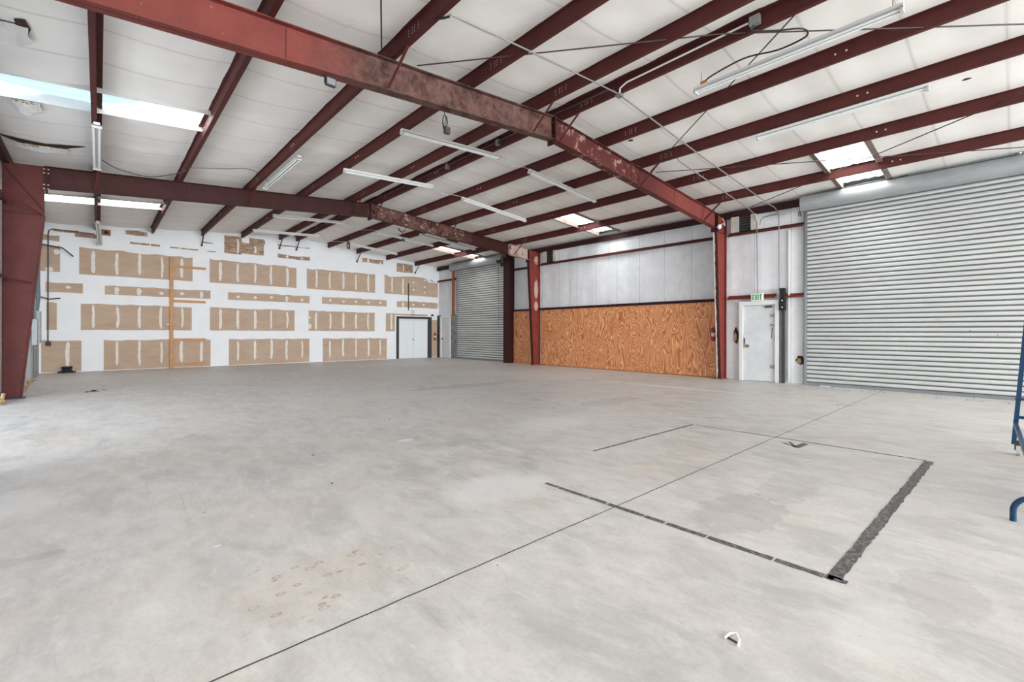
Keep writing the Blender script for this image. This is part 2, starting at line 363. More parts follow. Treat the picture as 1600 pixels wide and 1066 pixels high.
def ceil_z(x, y):
    for a, b in zip(px_[:-1], px_[1:]):
        if a <= x <= b + 1e-6: t = (x - a) / (b - a); L = b - a; break
    sag = -0.036 * min(1, L) * math.sin(math.pi * t) ** 0.7 if 0 < t < 1 else 0
    f = ((y + 18.83 * K) / (0.9 * K) + 0.5) % 1.0
    pillow = -0.016 * math.sin(math.pi * f) * (math.sin(math.pi * t) if 0 < t < 1 else 0)
    nz = sum(math.sin(a * x * 2 + b * y * 2 + c) for a, b, c in wav) * 0.0022 * (math.sin(math.pi * t) if 0 < t < 1 else 0)
    return Zt(x) + 0.205 + sag + pillow + nz
mb = MB(); idx = {}
for i, x in enumerate(xs):
    for j, y in enumerate(ys): idx[i, j] = len(mb.v); mb.v.append((x, y, ceil_z(x, y)))
for i in range(len(xs) - 1):
    for j in range(len(ys) - 1):
        cx, cy = (xs[i] + xs[i + 1]) / 2, (ys[j] + ys[j + 1]) / 2
        if any(a < cx < b for a, b in SKY) and any(a < cy < b for a, b in SKY_Y): continue
        mb.f.append((idx[i, j], idx[i + 1, j], idx[i + 1, j + 1], idx[i, j + 1])); mb.mi.append(0)
ce = mb.build('ceiling', 'insulation'); ce.data.polygons.foreach_set('use_smooth', [True] * len(ce.data.polygons)); struct(ce)

# roof deck above the blanket keeps the outdoors out
mb = MB()
for (xa, xb) in ((XL - 0.3, XM), (XM, XR + 0.3)):
    holes = SKY[0] if xa < 0 else SKY[1]
    yy = YF
    segs = []
    for a, b in SKY_Y: segs.append((yy, a)); yy = b
    segs.append((yy, YB + 0.3))
    def slab(x0, x1, y0, y1): mb.prism([(x0, y0, Zt(x0) + 0.30), (x1, y0, Zt(x1) + 0.30), (x1, y0, Zt(x1) + 0.34), (x0, y0, Zt(x0) + 0.34)], (0, y1 - y0, 0))
    for a, b in segs: slab(xa, xb, a, b)
    for a, b in SKY_Y:
        if xa < 0: slab(holes[1], xb, a, b)
        else: slab(xa, holes[0], a, b); slab(holes[1], xb, a, b)
rd = mb.build('trim_2', 'galvanized'); struct(rd)

# skylights
wi = 0
for si, (xa, xb) in enumerate(SKY):
    for (ya, yb) in SKY_Y:
        wi += 1
        if ya < 0 and si == 1: pass
        g = bpy.data.objects.new('window_%d' % wi, None); COL.objects.link(g); g.location = ((xa + xb) / 2, (ya + yb) / 2, Zt((xa + xb) / 2) + 0.24); g['kind'] = 'structure'
        mbs = MB(); rows = []
        n = 40
        for j in range(n + 1):
            y = ya + (yb - ya) * j / n; dz = 0.018 * abs(math.cos(math.pi * (y / 0.2)))
            rows.append([(xa, y, Zt(xa) + 0.26 + dz), (xb, y, Zt(xb) + 0.26 + dz)])
        mbs.grid(rows).build('roof_panel', 'skylight', g)
        mf = MB(); wd = 0.09 if si == 1 else 0.02
        for yc, sg in ((ya, 1), (yb, -1)):
            y0, y1 = sorted((yc, yc + sg * 0.012))
            mf.prism([(xa, y0, Zt(xa) + 0.12), (xb, y0, Zt(xb) + 0.12), (xb, y0, Zt(xb) + 0.27), (xa, y0, Zt(xa) + 0.27)], (0, y1 - y0, 0))
            if si == 1:
                y0, y1 = sorted((yc, yc - sg * wd))
                mf.prism([(xa + 0.02, y0, Zt(xa) + 0.14), (xb, y0, Zt(xb) + 0.14), (xb, y0, Zt(xb) + 0.155), (xa + 0.02, y0, Zt(xa) + 0.155)], (0, y1 - y0, 0))
        mf.build('skylight_curb', 'curb_board' if si == 1 else 'torn_vinyl', g)

# right wall: vinyl faced liner, softly pillowed between its vertical seams
mb = MB(); rows = []
yy = split([YF, YB] + [-18.99 + 0.92 * (i + 0.5) for i in range(43) if YF < -18.99 + 0.92 * (i + 0.5) < YB], 0.115)
for z in [0, 0.4, 0.8, 1.2, 1.6, 2.0, 2.3, 2.6, 3.0, 3.4, 3.8, 4.15, 4.5, 4.9]:
    r = []
    for y in yy:
        f = ((y + 18.99) / 0.92 + 0.5) % 1.0
        r.append((XR + 0.03 - 0.022 * math.sin(math.pi * f) ** 0.8 * (0.2 if z in (2.3, 4.15) else 1) + 0.004 * math.sin(y * 7 + z * 3), y, z))
    rows.append(r)
wr = mb.grid(rows); wr.box(XR + 0.12, XR + 0.18, YF, YB + 0.3, -0.15, 5.0)
wr = wr.build('wall_right', 'liner'); struct(wr); wr.data.polygons.foreach_set('use_smooth', [True] * len(wr.data.polygons))
# left wall
mb = MB(); rows = []
for z in [0, 0.5, 1.0, 1.5, 2.0, 2.3, 2.6, 3.0, 3.4, 3.8, 4.15, 4.5, 4.9]:
    rows.append([(XL - 0.03 + 0.02 * math.sin(math.pi * (((y + 18.99) / 0.92 + 0.5) % 1.0)) ** 0.8, y, z) for y in yy])
wl = mb.grid(rows)
keep = [n for n, f in enumerate(wl.f) if not (6.5 < sum(wl.v[q][1] for q in f) / 4 < 12.9 and sum(wl.v[q][2] for q in f) / 4 < 4.15)]  # unseen gap cut to let the added side fill light in
wl.f = [wl.f[n] for n in keep]; wl.mi = [wl.mi[n] for n in keep]
wl.box(XL - 0.18, XL - 0.12, YF, 6.5, -0.15, 5.0).box(XL - 0.18, XL - 0.12, 12.9, YB + 0.3, -0.15, 5.0).box(XL - 0.18, XL - 0.12, 6.5, 12.9, 4.15, 5.0)
wl = wl.build('wall_left', 'liner'); struct(wl)
# front wall, behind the camera, with an opening added for the front fill light
mb = MB(); mb.prism([(XL - 0.18, YF, 4.3), (XR + 0.18, YF, 4.3), (XR + 0.18, YF, 4.95), (XM, YF, 5.6), (XL - 0.18, YF, 4.95)], (0, -0.1, 0))
mb.box(XL - 0.18, -0.9, YF - 0.1, YF, 0, 4.3).box(XR - 0.6, XR + 0.18, YF - 0.1, YF, 0, 4.3)
struct(mb.build('wall_front', 'liner'))

# back wall: hung and half finished drywall; paper shows between white joint compound
mb = MB()
mb.prism([(XL - 0.18, YB, -0.1), (XR + 0.18, YB, -0.1), (XR + 0.18, YB, 5.05), (XM, YB, 5.6), (XL - 0.18, YB, 5.05)], (0, 0.15, 0), 'drywall_white')
wall_rnd = random.Random(11); lay = [0]
def off(b):
    lay[0] += 1; return b + (lay[0] % 40) * 0.00008
def ragged(x0, x1, z0, z1, j=0.02, topj=None, slope=0.0, m='drywall_paper'):
    """ragged edged rectangle of bare paper on the back wall"""
    yo = off(0.002); r = wall_rnd; topj = j if topj is None else topj; bot = []; top = []; n = max(2, int((x1 - x0) / 0.22))
    for i in range(n + 1):
        x = x0 + (x1 - x0) * i / n; xx = x + (r.uniform(-0.03, 0.03) if 0 < i < n else r.uniform(-0.015, 0.015))
        bot.append((xx, YB - yo, z0 + r.uniform(-j, j) * 0.6)); top.append((xx, YB - yo, z1 + r.uniform(-topj, topj) + slope * (i / n)))
    mb.poly(bot + top[::-1], m)
def strip(x, z0, z1, w=0.085):
    yo = off(0.006); r = wall_rnd; L = []; R = []; n = 8; bow = r.uniform(-0.03, 0.03); w *= r.uniform(0.75, 1.15)
    for i in range(n + 1):
        t = i / n; z = z0 + (z1 - z0) * t; c = x + bow * math.sin(math.pi * t) + r.uniform(-0.006, 0.006); ww = w * (0.35 if i in (0, n) else 1) * r.uniform(0.85, 1.15) / 2
        L.append((c - ww, YB - yo, z)); R.append((c + ww, YB - yo, z))
    mb.poly(L + R[::-1], 'mud')
def dab(x, z, w=0.09, h=0.09):
    yo = off(0.010); r = wall_rnd
    mb.poly([(x + math.cos(2 * math.pi * i / 9) * w * r.uniform(0.75, 1.1), YB - yo, z + math.sin(2 * math.pi * i / 9) * h * r.uniform(0.75, 1.1)) for i in range(9)], 'mud')
ST = [-0.14 + 0.614 * i for i in range(-1, 22)]
def row(spans, z0, z1, strips=True, topj=0.02, inset=0.03):
    for (a, b) in spans:
        ragged(a, b, z0, z1, 0.012, topj)
        for s_ in ST:
            if a + 0.12 < s_ < b - 0.12:
                if strips is True: strip(s_, z0 + inset + wall_rnd.uniform(0, 0.08), z1 - wall_rnd.uniform(0.0, 0.08))
                elif strips == 'dab': dab(s_, (z0 + z1) / 2 + wall_rnd.uniform(-0.03, 0.03), 0.07, 0.06)
row([(-0.49, 2.65), (3.18, 6.38), (6.83, 10.02)], 3.27, 4.16, True, 0.03)
# last field of the upper row, cut down towards the corner
mb.poly([(10.52, YB - 0.003, 3.28), (13.64, YB - 0.003, 3.24), (13.64, YB - 0.003, 4.0), (13.35, YB - 0.003, 4.03), (13.1, YB - 0.003, 4.0), (12.95, YB - 0.003, 4.12), (12.85, YB - 0.003, 4.22), (12.2, YB - 0.003, 4.25), (11.5, YB - 0.003, 4.2), (10.8, YB - 0.003, 4.12), (10.62, YB - 0.003, 4.22), (10.52, YB - 0.003, 4.2)], 'drywall_paper')
for s_ in (10.93, 11.54): strip(s_, 3.35 if s_ < 11 else 3.27, 4.12)
for s_, z in ((12.15, 3.55), (12.15, 3.95), (12.8, 3.45), (12.8, 3.75), (12.8, 4.1)): dab(s_, z, 0.06, 0.06)
row([(-1.27, -0.39), (0.14, 3.22), (3.80, 6.92), (7.47, 10.63), (11.19, 13.64)], 2.63, 2.94, 'dab', 0.02)
for s_ in (0.46, 1.07, 2.92, 5.99, 11.54): strip(s_, 2.64, 2.90, 0.1)
row([(-1.27, -1.01), (-0.45, 2.63), (3.20, 6.30), (6.89, 9.99), (10.6, 11.1)], 1.40, 2.29)
ragged(11.1, 13.0, 2.21, 2.29, 0.01); dab(6.95, 1.6, 0.08, 0.12); dab(6.92, 2.0, 0.07, 0.06); dab(1.95, 1.62, 0.12, 0.03)
row([(-1.36, -0.42), (0.14, 3.23), (3.83, 6.92), (7.51, 10.64)], 0.02, 1.05, True, 0.02, 0.12)
ragged(13.22, 13.66, 0.02, 2.0, 0.01)
# upper ragged pieces
ragged(-1.40, -0.95, 3.3, 4.15, 0.02, 0.03); dab(-1.02, 3.95, 0.09, 0.1); dab(-1.2, 3.35, 0.1, 0.1)
ragged(3.67, 4.28, 4.47, 5.18, 0.03, 0.01); ragged(4.28, 5.09, 4.52, 4.98, 0.03, 0.01); ragged(4.95, 5.15, 5.0, 5.16, 0.02)
ragged(4.55, 5.09, 4.9, 5.2, 0.01)
strip(4.14, 4.5, 5.1, 0.07); strip(4.76, 4.6, 4.88, 0.09)
ragged(5.63, 6.94, 5.03, 5.08, 0.03, 0.03); ragged(5.63, 6.94, 4.52, 4.66, 0.03, 0.03); dab(6.0, 4.59, 0.07, 0.06); dab(6.6, 4.58, 0.05, 0.05)
ragged(9.35, 9.62, 4.72, 4.92, 0.02); ragged(9.72, 10.45, 4.72, 4.90, 0.03); dab(10.3, 4.76, 0.06, 0.06)
ragged(11.19, 12.1, 4.42, 4.86, 0.02, 0.02); strip(11.54, 4.45, 4.82, 0.07)
for i in range(9):
    x = 0.8 + i * 0.29
    if i % 4 != 3: ragged(x, x + 0.27, 4.46, 4.50 + 0.03 * (i < 4), 0.012)
for x0, x1, z0, z1 in ((-1.1, -0.5, 4.62, 4.70), (-0.6, 0.0, 4.52, 4.64), (0.7, 1.3, 4.78, 4.94), (-1.36, -0.95, 4.30, 4.48), (2.95, 3.3, 4.78, 4.83)): ragged(x0, x1, z0, z1, 0.02)
wb = mb.build('wall_back'); struct(wb)

# saw cut joint in the slab
mb = MB(); r = random.Random(5); up = []; dn = []
for i in range(160):
    x = -1.4 + i * (13.62 + 1.4) / 159; c = 2.065 + r.uniform(-0.002, 0.002); up.append((x, c + 0.0045, 0.0008)); dn.append((x, c - 0.0045, 0.0008))
struct(mb.grid([dn, up]).build('trim_1', 'joint'))

# ------------------------------------------------------------------ primary steel frames
def ibeam_rafter(mb, x0, x1, yf, d0, d1, fw=0.16, tf=0.012):
    z0, z1 = Zt(x0), Zt(x1)
    mb.prism([(x0, yf - 0.006, z0), (x1, yf - 0.006, z1), (x1, yf - 0.006, z1 - d1), (x0, yf - 0.006, z0 - d0)], (0, 0.012, 0))
    for za, zb in ((z0, z1), (z0 - d0 + tf, z1 - d1 + tf)):
        mb.prism([(x0, yf - fw / 2, za), (x1, yf - fw / 2, zb), (x1, yf - fw / 2, zb - tf), (x0, yf - fw / 2, za - tf)], (0, fw, 0))
def column(mb, side, yf, zk, ztop, db, dt, fw=0.12, tf=0.012, m=None, mflange=None):
    xo = XL + 0.02 if side < 0 else XR - 0.02; s_ = 1 if side < 0 else -1
    xb, xt = xo + s_ * db, xo + s_ * dt
    mb.prism([(xo, yf - 0.006, 0.02), (xb, yf - 0.006, 0.02), (xt, yf - 0.006, zk), (xt, yf - 0.006, ztop + 0.0833 * dt), (xo, yf - 0.006, ztop)], (0, 0.012, 0), m)
    mb.prism([(xb, yf - fw / 2, 0.02), (xb + s_ * tf, yf - fw / 2, 0.02), (xt + s_ * tf, yf - fw / 2, zk), (xt, yf - fw / 2, zk)], (0, fw, 0), mflange or m)
    mb.prism([(xo, yf - fw / 2, 0.02), (xo - s_ * tf, yf - fw / 2, 0.02), (xo - s_ * tf, yf - fw / 2, ztop), (xo, yf - fw / 2, ztop)], (0, fw, 0), m)
    return xo, xb, xt
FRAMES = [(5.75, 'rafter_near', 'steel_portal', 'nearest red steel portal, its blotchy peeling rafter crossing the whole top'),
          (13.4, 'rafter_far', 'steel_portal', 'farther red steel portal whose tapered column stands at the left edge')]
DEP = 0.50
for yf, rm, nm, lab in FRAMES:
    g = thing(nm, lab, 'steel frame', (XM, yf, 0))
    far = yf > 10
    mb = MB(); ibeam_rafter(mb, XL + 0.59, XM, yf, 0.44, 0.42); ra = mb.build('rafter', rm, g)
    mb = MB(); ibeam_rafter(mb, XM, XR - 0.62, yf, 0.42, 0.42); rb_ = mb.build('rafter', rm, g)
    # ridge splice plates with bolts
    mb = MB(); zt = Zt(XM)
    mb.box(XM - 0.016, XM, yf - 0.1, yf + 0.1, zt - 0.50, zt + 0.0).box(XM, XM + 0.016, yf - 0.1, yf + 0.1, zt - 0.50, zt + 0.0)
    mb.build('splice_plate', 'maroon_dark', g)
    for z in (zt - 0.47, zt - 0.36, zt - 0.12):
        for dy in (-0.06, 0.06): MB().tube([(XM - 0.05, yf + dy, z), (XM + 0.05, yf + dy, z)], 0.011, 6).build('bolt', 'rod_dark', g)
    # mid rafter butt seams
    for x in (1.62, 3.45, 8.8, 10.7): MB().box(x - 0.004, x + 0.004, yf - 0.013, yf + 0.013, Zt(x) - 0.42, Zt(x) - 0.02).build('web_stiffener', 'maroon', g)
    for side in (-1, 1):
        mb = MB()
        if side < 0: db, dt, zk = 0.25, 0.57, 3.72
        else: db, dt, zk = 0.35, 0.62, 4.25
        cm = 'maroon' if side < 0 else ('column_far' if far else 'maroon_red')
        xo, xb, xt = column(mb, side, yf, zk, ZE, db, dt, m=cm, mflange=('peeling_edge_shade' if (side > 0 and not far) else 'maroon_dark' if side > 0 else 'maroon'))  # right columns: shade on the inner flange is painted in as darker steel
        c = mb.build('column', None, g)
        mb = MB(); a, b = sorted((xo, xb + (0.05 if side < 0 else -0.05)))
        sub(MB().box(a, b, yf - 0.13, yf + 0.13, 0.0, 0.022), 'base_plate', 'rusty_red' if not far or side > 0 else 'dark_grey', c)
        # knee stiffeners and end plate
        mb = MB()
        for dy in (-0.02, 0.012):
            mb.prism([(xo, yf + dy, zk - 0.0), (xt, yf + dy, zk - 0.0), (xt, yf + dy, zk + 0.012), (xo, yf + dy, zk + 0.012)], (0, 0.008, 0))
            mb.bar((xo, yf + dy, ZE - 0.06), (xt, yf + dy, zk + 0.08), 0.012, 0.02, (0, 1, 0))
        s_ = 1 if side < 0 else -1; xe = xt + s_ * 0.012
        a, b = sorted((xe, xe + s_ * 0.032)); mb.box(a, b, yf - 0.1, yf + 0.1, Zt(xe) - 0.52, Zt(xe) + 0.0)
        sub(mb, 'knee_plate', 'maroon_dark', c)
        mb = MB()
        for dz in (0.06, 0.14, 0.38, 0.46):
            for dy in (-0.06, 0.06): sub(MB().tube([(xe - 0.03, yf + dy, Zt(xe) - dz), (xe + 0.06, yf + dy, Zt(xe) - dz)], 0.012, 6), 'bolt', 'bolt_pale', c)
    # flange braces up to the purlins
    for x in ((-0.03, 2.865, 5.57, 6.24, 8.915, 11.99) if not far else (-0.03, 2.865, 5.57, 6.24, 8.915, 11.99)):
        x *= K; zb = Zt(x) - 0.40
        mb = MB().bar((x + 0.04, yf - 0.52, Zt(x) + 0.03), (x - 0.03, yf - 0.085, zb), 0.045, 0.006, (1, 0, 0)).bar((x + 0.04, yf - 0.52, Zt(x) + 0.03), (x - 0.03, yf - 0.085, zb), 0.006, 0.04, (1, 0, 0))
        mb.ball((x - 0.03, yf - 0.085, zb), 0.014, 8)
        mb.build('flange_brace', 'maroon', g)

# ------------------------------------------------------------------ purlins (Z sections along the building)
names = ['first roof purlin from the left wall, running straight down the view', 'second roof purlin from the left, ending above the brown drywall patches',
 'third roof purlin from the left, ending over the small upper drywall patch', 'fourth roof purlin from the left, above the hanging cord box', 'fifth roof purlin from the left, just left of the ridge',
 'roof purlin just right of the ridge, carrying a white conduit along it', 'second purlin right of the ridge, above the longest hanging tube light', 'third purlin right of the ridge with scraped paint near the top edge',
 'fourth purlin right of the ridge, along the upper edge of the right skylights', 'purlin crossing between the two halves of the right skylights']
for (x, sg), lab in zip(PUR, names):
    mb = MB(); zb, zt_ = Zt(x), Zt(x) + 0.2; t = 0.004; f = 0.066
    a, b = sorted((x, x + sg * f)); 
    y0, y1 = YF + 0.02, YB - 0.015
    L = y1 - y0
    mb.box(x - t / 2, x + t / 2, y0, y1, zb, zt_)
    mb.box(a, b, y0, y1, zb, zb + t)
    xe = x + sg * f; mb.box(min(xe, xe - sg * t), max(xe, xe - sg * t), y0, y1, zb, zb + 0.02)
    wtop = 0.1 if abs(x - 6.24 * K) < 0.01 else f
    a, b = sorted((x, x - sg * wtop)); mb.box(a, b, y0, y1, zt_ - t, zt_)
    p = mb.build('roof_purlin', 'purlin_red', origin=(x, y0, zb)); tag(p, lab, 'purlin', 'roof purlins')
    for y in (1.58, 1.71, 9.8, 9.93, 17.2, 17.33):
        MB().tube([(x - 0.012, y, zb + 0.1), (x + 0.012, y, zb + 0.1)], 0.014, 8).build('bolt', 'bolt_pale', p)
# eave struts along both side walls
for x, s_, lab in ((XR - 0.10, 1, 'dark red eave strut along the top of the right wall'), (XL + 0.10, -1, 'dark red eave strut along the top of the left wall')):
    mb = MB(); zb = ZE; y0, y1 = YF + 0.02, YB - 0.015
    mb.box(x - 0.002, x + 0.002, y0, y1, zb - 0.02, zb + 0.17).box(min(x, x + s_ * 0.08), max(x, x + s_ * 0.08), y0, y1, zb - 0.02, zb - 0.014).box(min(x, x + s_ * 0.08), max(x, x + s_ * 0.08), y0, y1, zb + 0.164, zb + 0.17)
    tag(mb.build('eave_strut', 'maroon_dark', origin=(x, y0, zb)), lab, 'eave strut')

# struts from the purlin ends to the end wall
for i, (x, lab) in enumerate(((2.93, 'dark strut under the third purlin end, above the wooden ladder frame'), (5.69, 'left one of the paired struts near the ridge on the back wall'), (6.37, 'right one of the paired struts near the ridge on the back wall'),
                             (9.09, 'dark strut beside the small high drywall patch right of the ridge'), (12.22, 'dark strut nearest the right corner on the back wall'))):
    mb = MB().bar((x, YB - 0.5, Zt(x) + 0.02), (x, YB - 0.05, Zt(x) - 0.36), 0.04, 0.006, (1, 0, 0)).bar((x, YB - 0.5, Zt(x) + 0.02), (x, YB - 0.05, Zt(x) - 0.36), 0.006, 0.04, (1, 0, 0))
    mb.box(x - 0.03, x + 0.03, YB - 0.07, YB - 0.004, Zt(x) - 0.40, Zt(x) - 0.34)
    tag(mb.build('end_wall_strut', 'rod_dark', origin=(x, YB - 0.5, Zt(x) + 0.02)), lab, 'strut', 'struts at the purlin ends')

# ------------------------------------------------------------------ right wall girts, sill
def girt(y0, y1, z, lab, h=0.2, dep=0.1, mat='maroon', x=XR):
    """Z girt lying flat on the wall: web horizontal, lips up and down"""
    mb = MB(); mb.box(x - dep, x + 0.01, y0, y1, z, z + 0.006).box(x - dep, x - dep + 0.005, y0, y1, z - 0.055, z + 0.006).box(x - 0.012, x - 0.006, y0, y1, z, z + 0.06)
    tag(mb.build('wall_girt', mat, origin=(x, y0, z)), lab, 'girt', 'girts on the right wall')
girt(5.87, 13.28, 4.17, 'red girt high on the wall above the long plywood panel')
girt(3.70, 5.63, 4.19, 'red girt crossing the wall above the exit door, below the eave')
girt(3.70, 4.24, 2.34, 'short red girt between the black post and the large roll-up door', mat='maroon_red')
girt(4.36, 5.63, 2.36, 'red girt above the exit door frame, behind the exit sign', mat='maroon_red')
girt(13.52, 14.92, 4.12, 'short red girt between the far column and the far roll-up door')
girt(19.30, YB - 0.02, 4.10, 'red girt in the far right corner above the small white door')
mb = MB(); mb.box(XR - 0.08, XR, 5.88, 13.27, 2.275, 2.35).box(XR - 0.10, XR, 5.88, 13.27, 2.35, 2.362)
tag(mb.build('wall_girt', 'maroon_dark', origin=(XR, 5.88, 2.3)), 'dark girt capping the top edge of the long plywood panel', 'girt', 'girts on the right wall')
mb = MB(); mb.box(XR - 0.08, XR, 13.53, 14.93, 2.275, 2.35)
tag(mb.build('wall_girt', 'maroon_dark', origin=(XR, 13.53, 2.3)), 'dark girt capping the short plywood panel by the far roll-up door', 'girt', 'girts on the right wall')

# plywood
mb = MB()
mb.box(XR - 0.05, XR - 0.02, 5.90, 13.26, 0.03, 2.275)
o = mb.build('plywood_panel', 'plywood', origin=(XR, 5.9, 0.03)); tag(o, 'long orange plywood panel lining the lower right wall between the two columns', 'plywood panel')
mb = MB(); mb.box(XR - 0.07, XR - 0.0, 5.90, 13.26, 0.0, 0.03)
mb.build('sill_strip', 'wood_old', o) if False else None
s1 = MB().box(XR - 0.06, XR - 0.0, 5.90, 13.26, 0.0, 0.03)
s1 = s1.build('baseboard_right', 'wood_old'); struct(s1)
o = MB().box(XR - 0.05, XR - 0.02, 13.54, 14.92, 0.0, 2.275).build('plywood_panel', 'plywood', origin=(XR, 13.54, 0)); tag(o, 'narrow orange plywood panel between the far column and the far roll-up door', 'plywood panel')

# ------------------------------------------------------------------ roll-up doors
def roll_door(name, lab, y0, y1, ztop, zc, r, hy0, hy1, pitch=0.1085, xf=XR - 0.06):
    g = thing(name, lab, 'roll-up door', (xf, (y0 + y1) / 2, 0))
    mb = MB(); z = 0.06
    while z < ztop:
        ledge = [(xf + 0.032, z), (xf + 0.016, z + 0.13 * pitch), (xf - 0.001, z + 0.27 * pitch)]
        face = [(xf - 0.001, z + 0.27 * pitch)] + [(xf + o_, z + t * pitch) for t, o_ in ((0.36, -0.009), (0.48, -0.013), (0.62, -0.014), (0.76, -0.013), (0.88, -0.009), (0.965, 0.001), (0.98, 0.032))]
        for pr, m in ((ledge, 'slat_lock_shade'), (face, 'door_slat')): mb.grid([[(x, y, z_) for (x, z_) in pr] for y in (y0, y1)], m)
        z += pitch
    c = mb.build('curtain', None, g, smooth=False)
    c.data.polygons.foreach_set('use_smooth', [True] * len(c.data.polygons))
    MB().box(xf - 0.02, xf + 0.02, y0, y1, 0.0, 0.07).build('bottom_bar', 'galvanized', g)
    # barrel hood
    mb = MB(); n = 28; xc = XR - 0.14 - r
    pts = [(xc + r * math.cos(2 * math.pi * i / n), hy0, zc + r * math.sin(2 * math.pi * i / n)) for i in range(n)]
    mb.prism(pts, (0, hy1 - hy0, 0)); hd = mb.build('barrel_hood', 'hood', g, smooth=True)
    mb = MB()
    for ye in (hy0, hy1):
        a, b = (ye - 0.012, ye) if ye == hy0 else (ye, ye + 0.012)
        mb.box(xc - r * 0.7, XR - 0.13, a, b, zc - r * 1.0, zc + r * 0.6)
    mb.build('end_bracket', 'galvanized', g)
    mb = MB()
    for yy_, s_ in ((y0, -1), (y1, 1)):
        m = MB(); a, b = sorted((yy_ - s_ * 0.03, yy_ + s_ * 0.045))
        m.box(xf - 0.03, xf - 0.022, a, b, 0, ztop - 0.05).box(xf + 0.03, XR + 0.02, a, b, 0, ztop - 0.05)
        a2, b2 = sorted((yy_ + s_ * 0.037, yy_ + s_ * 0.045)); m.box(xf - 0.03, XR, a2, b2, 0, ztop - 0.05)
        m.build('guide_rail', 'galvanized', g)
    return g, xc
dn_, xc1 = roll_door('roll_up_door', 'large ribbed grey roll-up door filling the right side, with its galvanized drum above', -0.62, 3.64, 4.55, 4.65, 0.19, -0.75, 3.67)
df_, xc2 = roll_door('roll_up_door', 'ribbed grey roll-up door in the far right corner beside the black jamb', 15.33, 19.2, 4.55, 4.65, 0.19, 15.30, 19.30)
mb = MB(); mb.box(XR - 0.34, XR, 14.94, 15.27, 0.0, 4.64)
mb.build('door_jamb', 'maroon_dark', df_)
MB().box(XR - 0.345, XR - 0.05, 15.27, 15.285, 0, 4.55).build('jamb_face', 'black', df_)
# chain hoist of the far door, with its hanging chain
mb = MB(); mb.ball((XR - 0.38, 15.42, 4.62), 0.13, 12, sy=0.5).box(XR - 0.5, XR - 0.3, 15.38, 15.52, 4.5, 4.72).tube([(XR - 0.42, 15.3, 4.55), (XR - 0.42, 15.6, 4.55)], 0.09, 14).box(XR - 0.34, XR - 0.28, 15.3, 15.5, 4.3, 4.5)
mb.build('chain_hoist', 'black', df_)
mb = MB()
for yy_, zb in ((15.50, 1.6), (15.58, 2.9)): mb.tube([(XR - 0.42, yy_, 4.55), (XR - 0.40, yy_ + 0.01, (4.55 + zb) / 2), (XR - 0.42, yy_, zb)], 0.006, 5)
mb.build('hoist_chain', 'dark_grey', df_)
# latch hooks on the near door
mb = MB(); mb.tube([(XR - 0.28, 3.68, 4.62), (XR - 0.3, 3.71, 4.5), (XR - 0.27, 3.72, 4.42), (XR - 0.24, 3.70, 4.36)], 0.014, 8).tube([(XR - 0.2, 3.70, 4.55), (XR - 0.22, 3.77, 4.48), (XR - 0.2, 3.77, 4.38)], 0.012, 8)
mb.build('spring_bracket', 'rod_dark', dn_)
# tension pipe above near drum
mb = MB(); mb.tube([(XR - 0.32, -0.7, 4.88), (XR - 0.32, 1.6, 4.88)], 0.035, 12).ball((XR - 0.32, -0.05, 4.88), 0.06, 10)
mb.build('tension_pipe', 'galvanized', dn_, smooth=True)

# ------------------------------------------------------------------ doors (setting)
def door_empty(n, loc):
    g = bpy.data.objects.new('door_%d' % n, None); COL.objects.link(g); g.location = loc; g['kind'] = 'structure'; return g
# door 1: exit door on the right wall
g = door_empty(1, (XR, 4.78, 0)); x = XR
mb = MB()
for a, b in ((4.27, 4.37), (5.20, 5.30)): mb.box(x - 0.10, x + 0.02, a, b, 0, 2.24)
mb.box(x - 0.10, x + 0.02, 4.37, 5.20, 2.12, 2.24); mb.build('door_frame', 'white_enamel', g, bevel=0.004)
d = MB().box(x - 0.055, x - 0.012, 4.375, 5.195, 0.01, 2.11).build('door_leaf', 'door_paint', g)
mb = MB().box(x - 0.075, x - 0.055, 5.05, 5.17, 0.93, 1.02).tube([(x - 0.10, 5.12, 0.975), (x - 0.055, 5.12, 0.975)], 0.012, 8).tube([(x - 0.10, 5.12, 0.975), (x - 0.10, 5.02, 0.975)], 0.011, 8)
sub(mb, 'door_handle', 'brass', d)
sub(MB().box(x - 0.072, x - 0.055, 5.15, 5.175, 1.03, 1.2), 'latch_plate', 'dark_grey', d)
for z in (0.42, 1.82): sub(MB().box(x - 0.066, x - 0.055, 4.38, 4.50, z - 0.045, z + 0.045).tube([(x - 0.068, 4.385, z - 0.06), (x - 0.068, 4.385, z + 0.06)], 0.011, 8), 'hinge', 'galvanized', d)
sub(MB().box(x - 0.062, x - 0.055, 4.38, 4.39, 1.15, 1.3).tube([(x - 0.065, 4.40, 1.55), (x - 0.07, 4.47, 1.58), (x - 0.065, 4.5, 1.53)], 0.008, 6).tube([(x - 0.065, 4.44, 1.5), (x - 0.062, 4.46, 1.2)], 0.007, 6), 'security_chain', 'dark_grey', d)
sub(MB().box(x - 0.1, x - 0.055, 4.45, 4.62, 2.04, 2.09), 'door_closer', 'dark_grey', d)
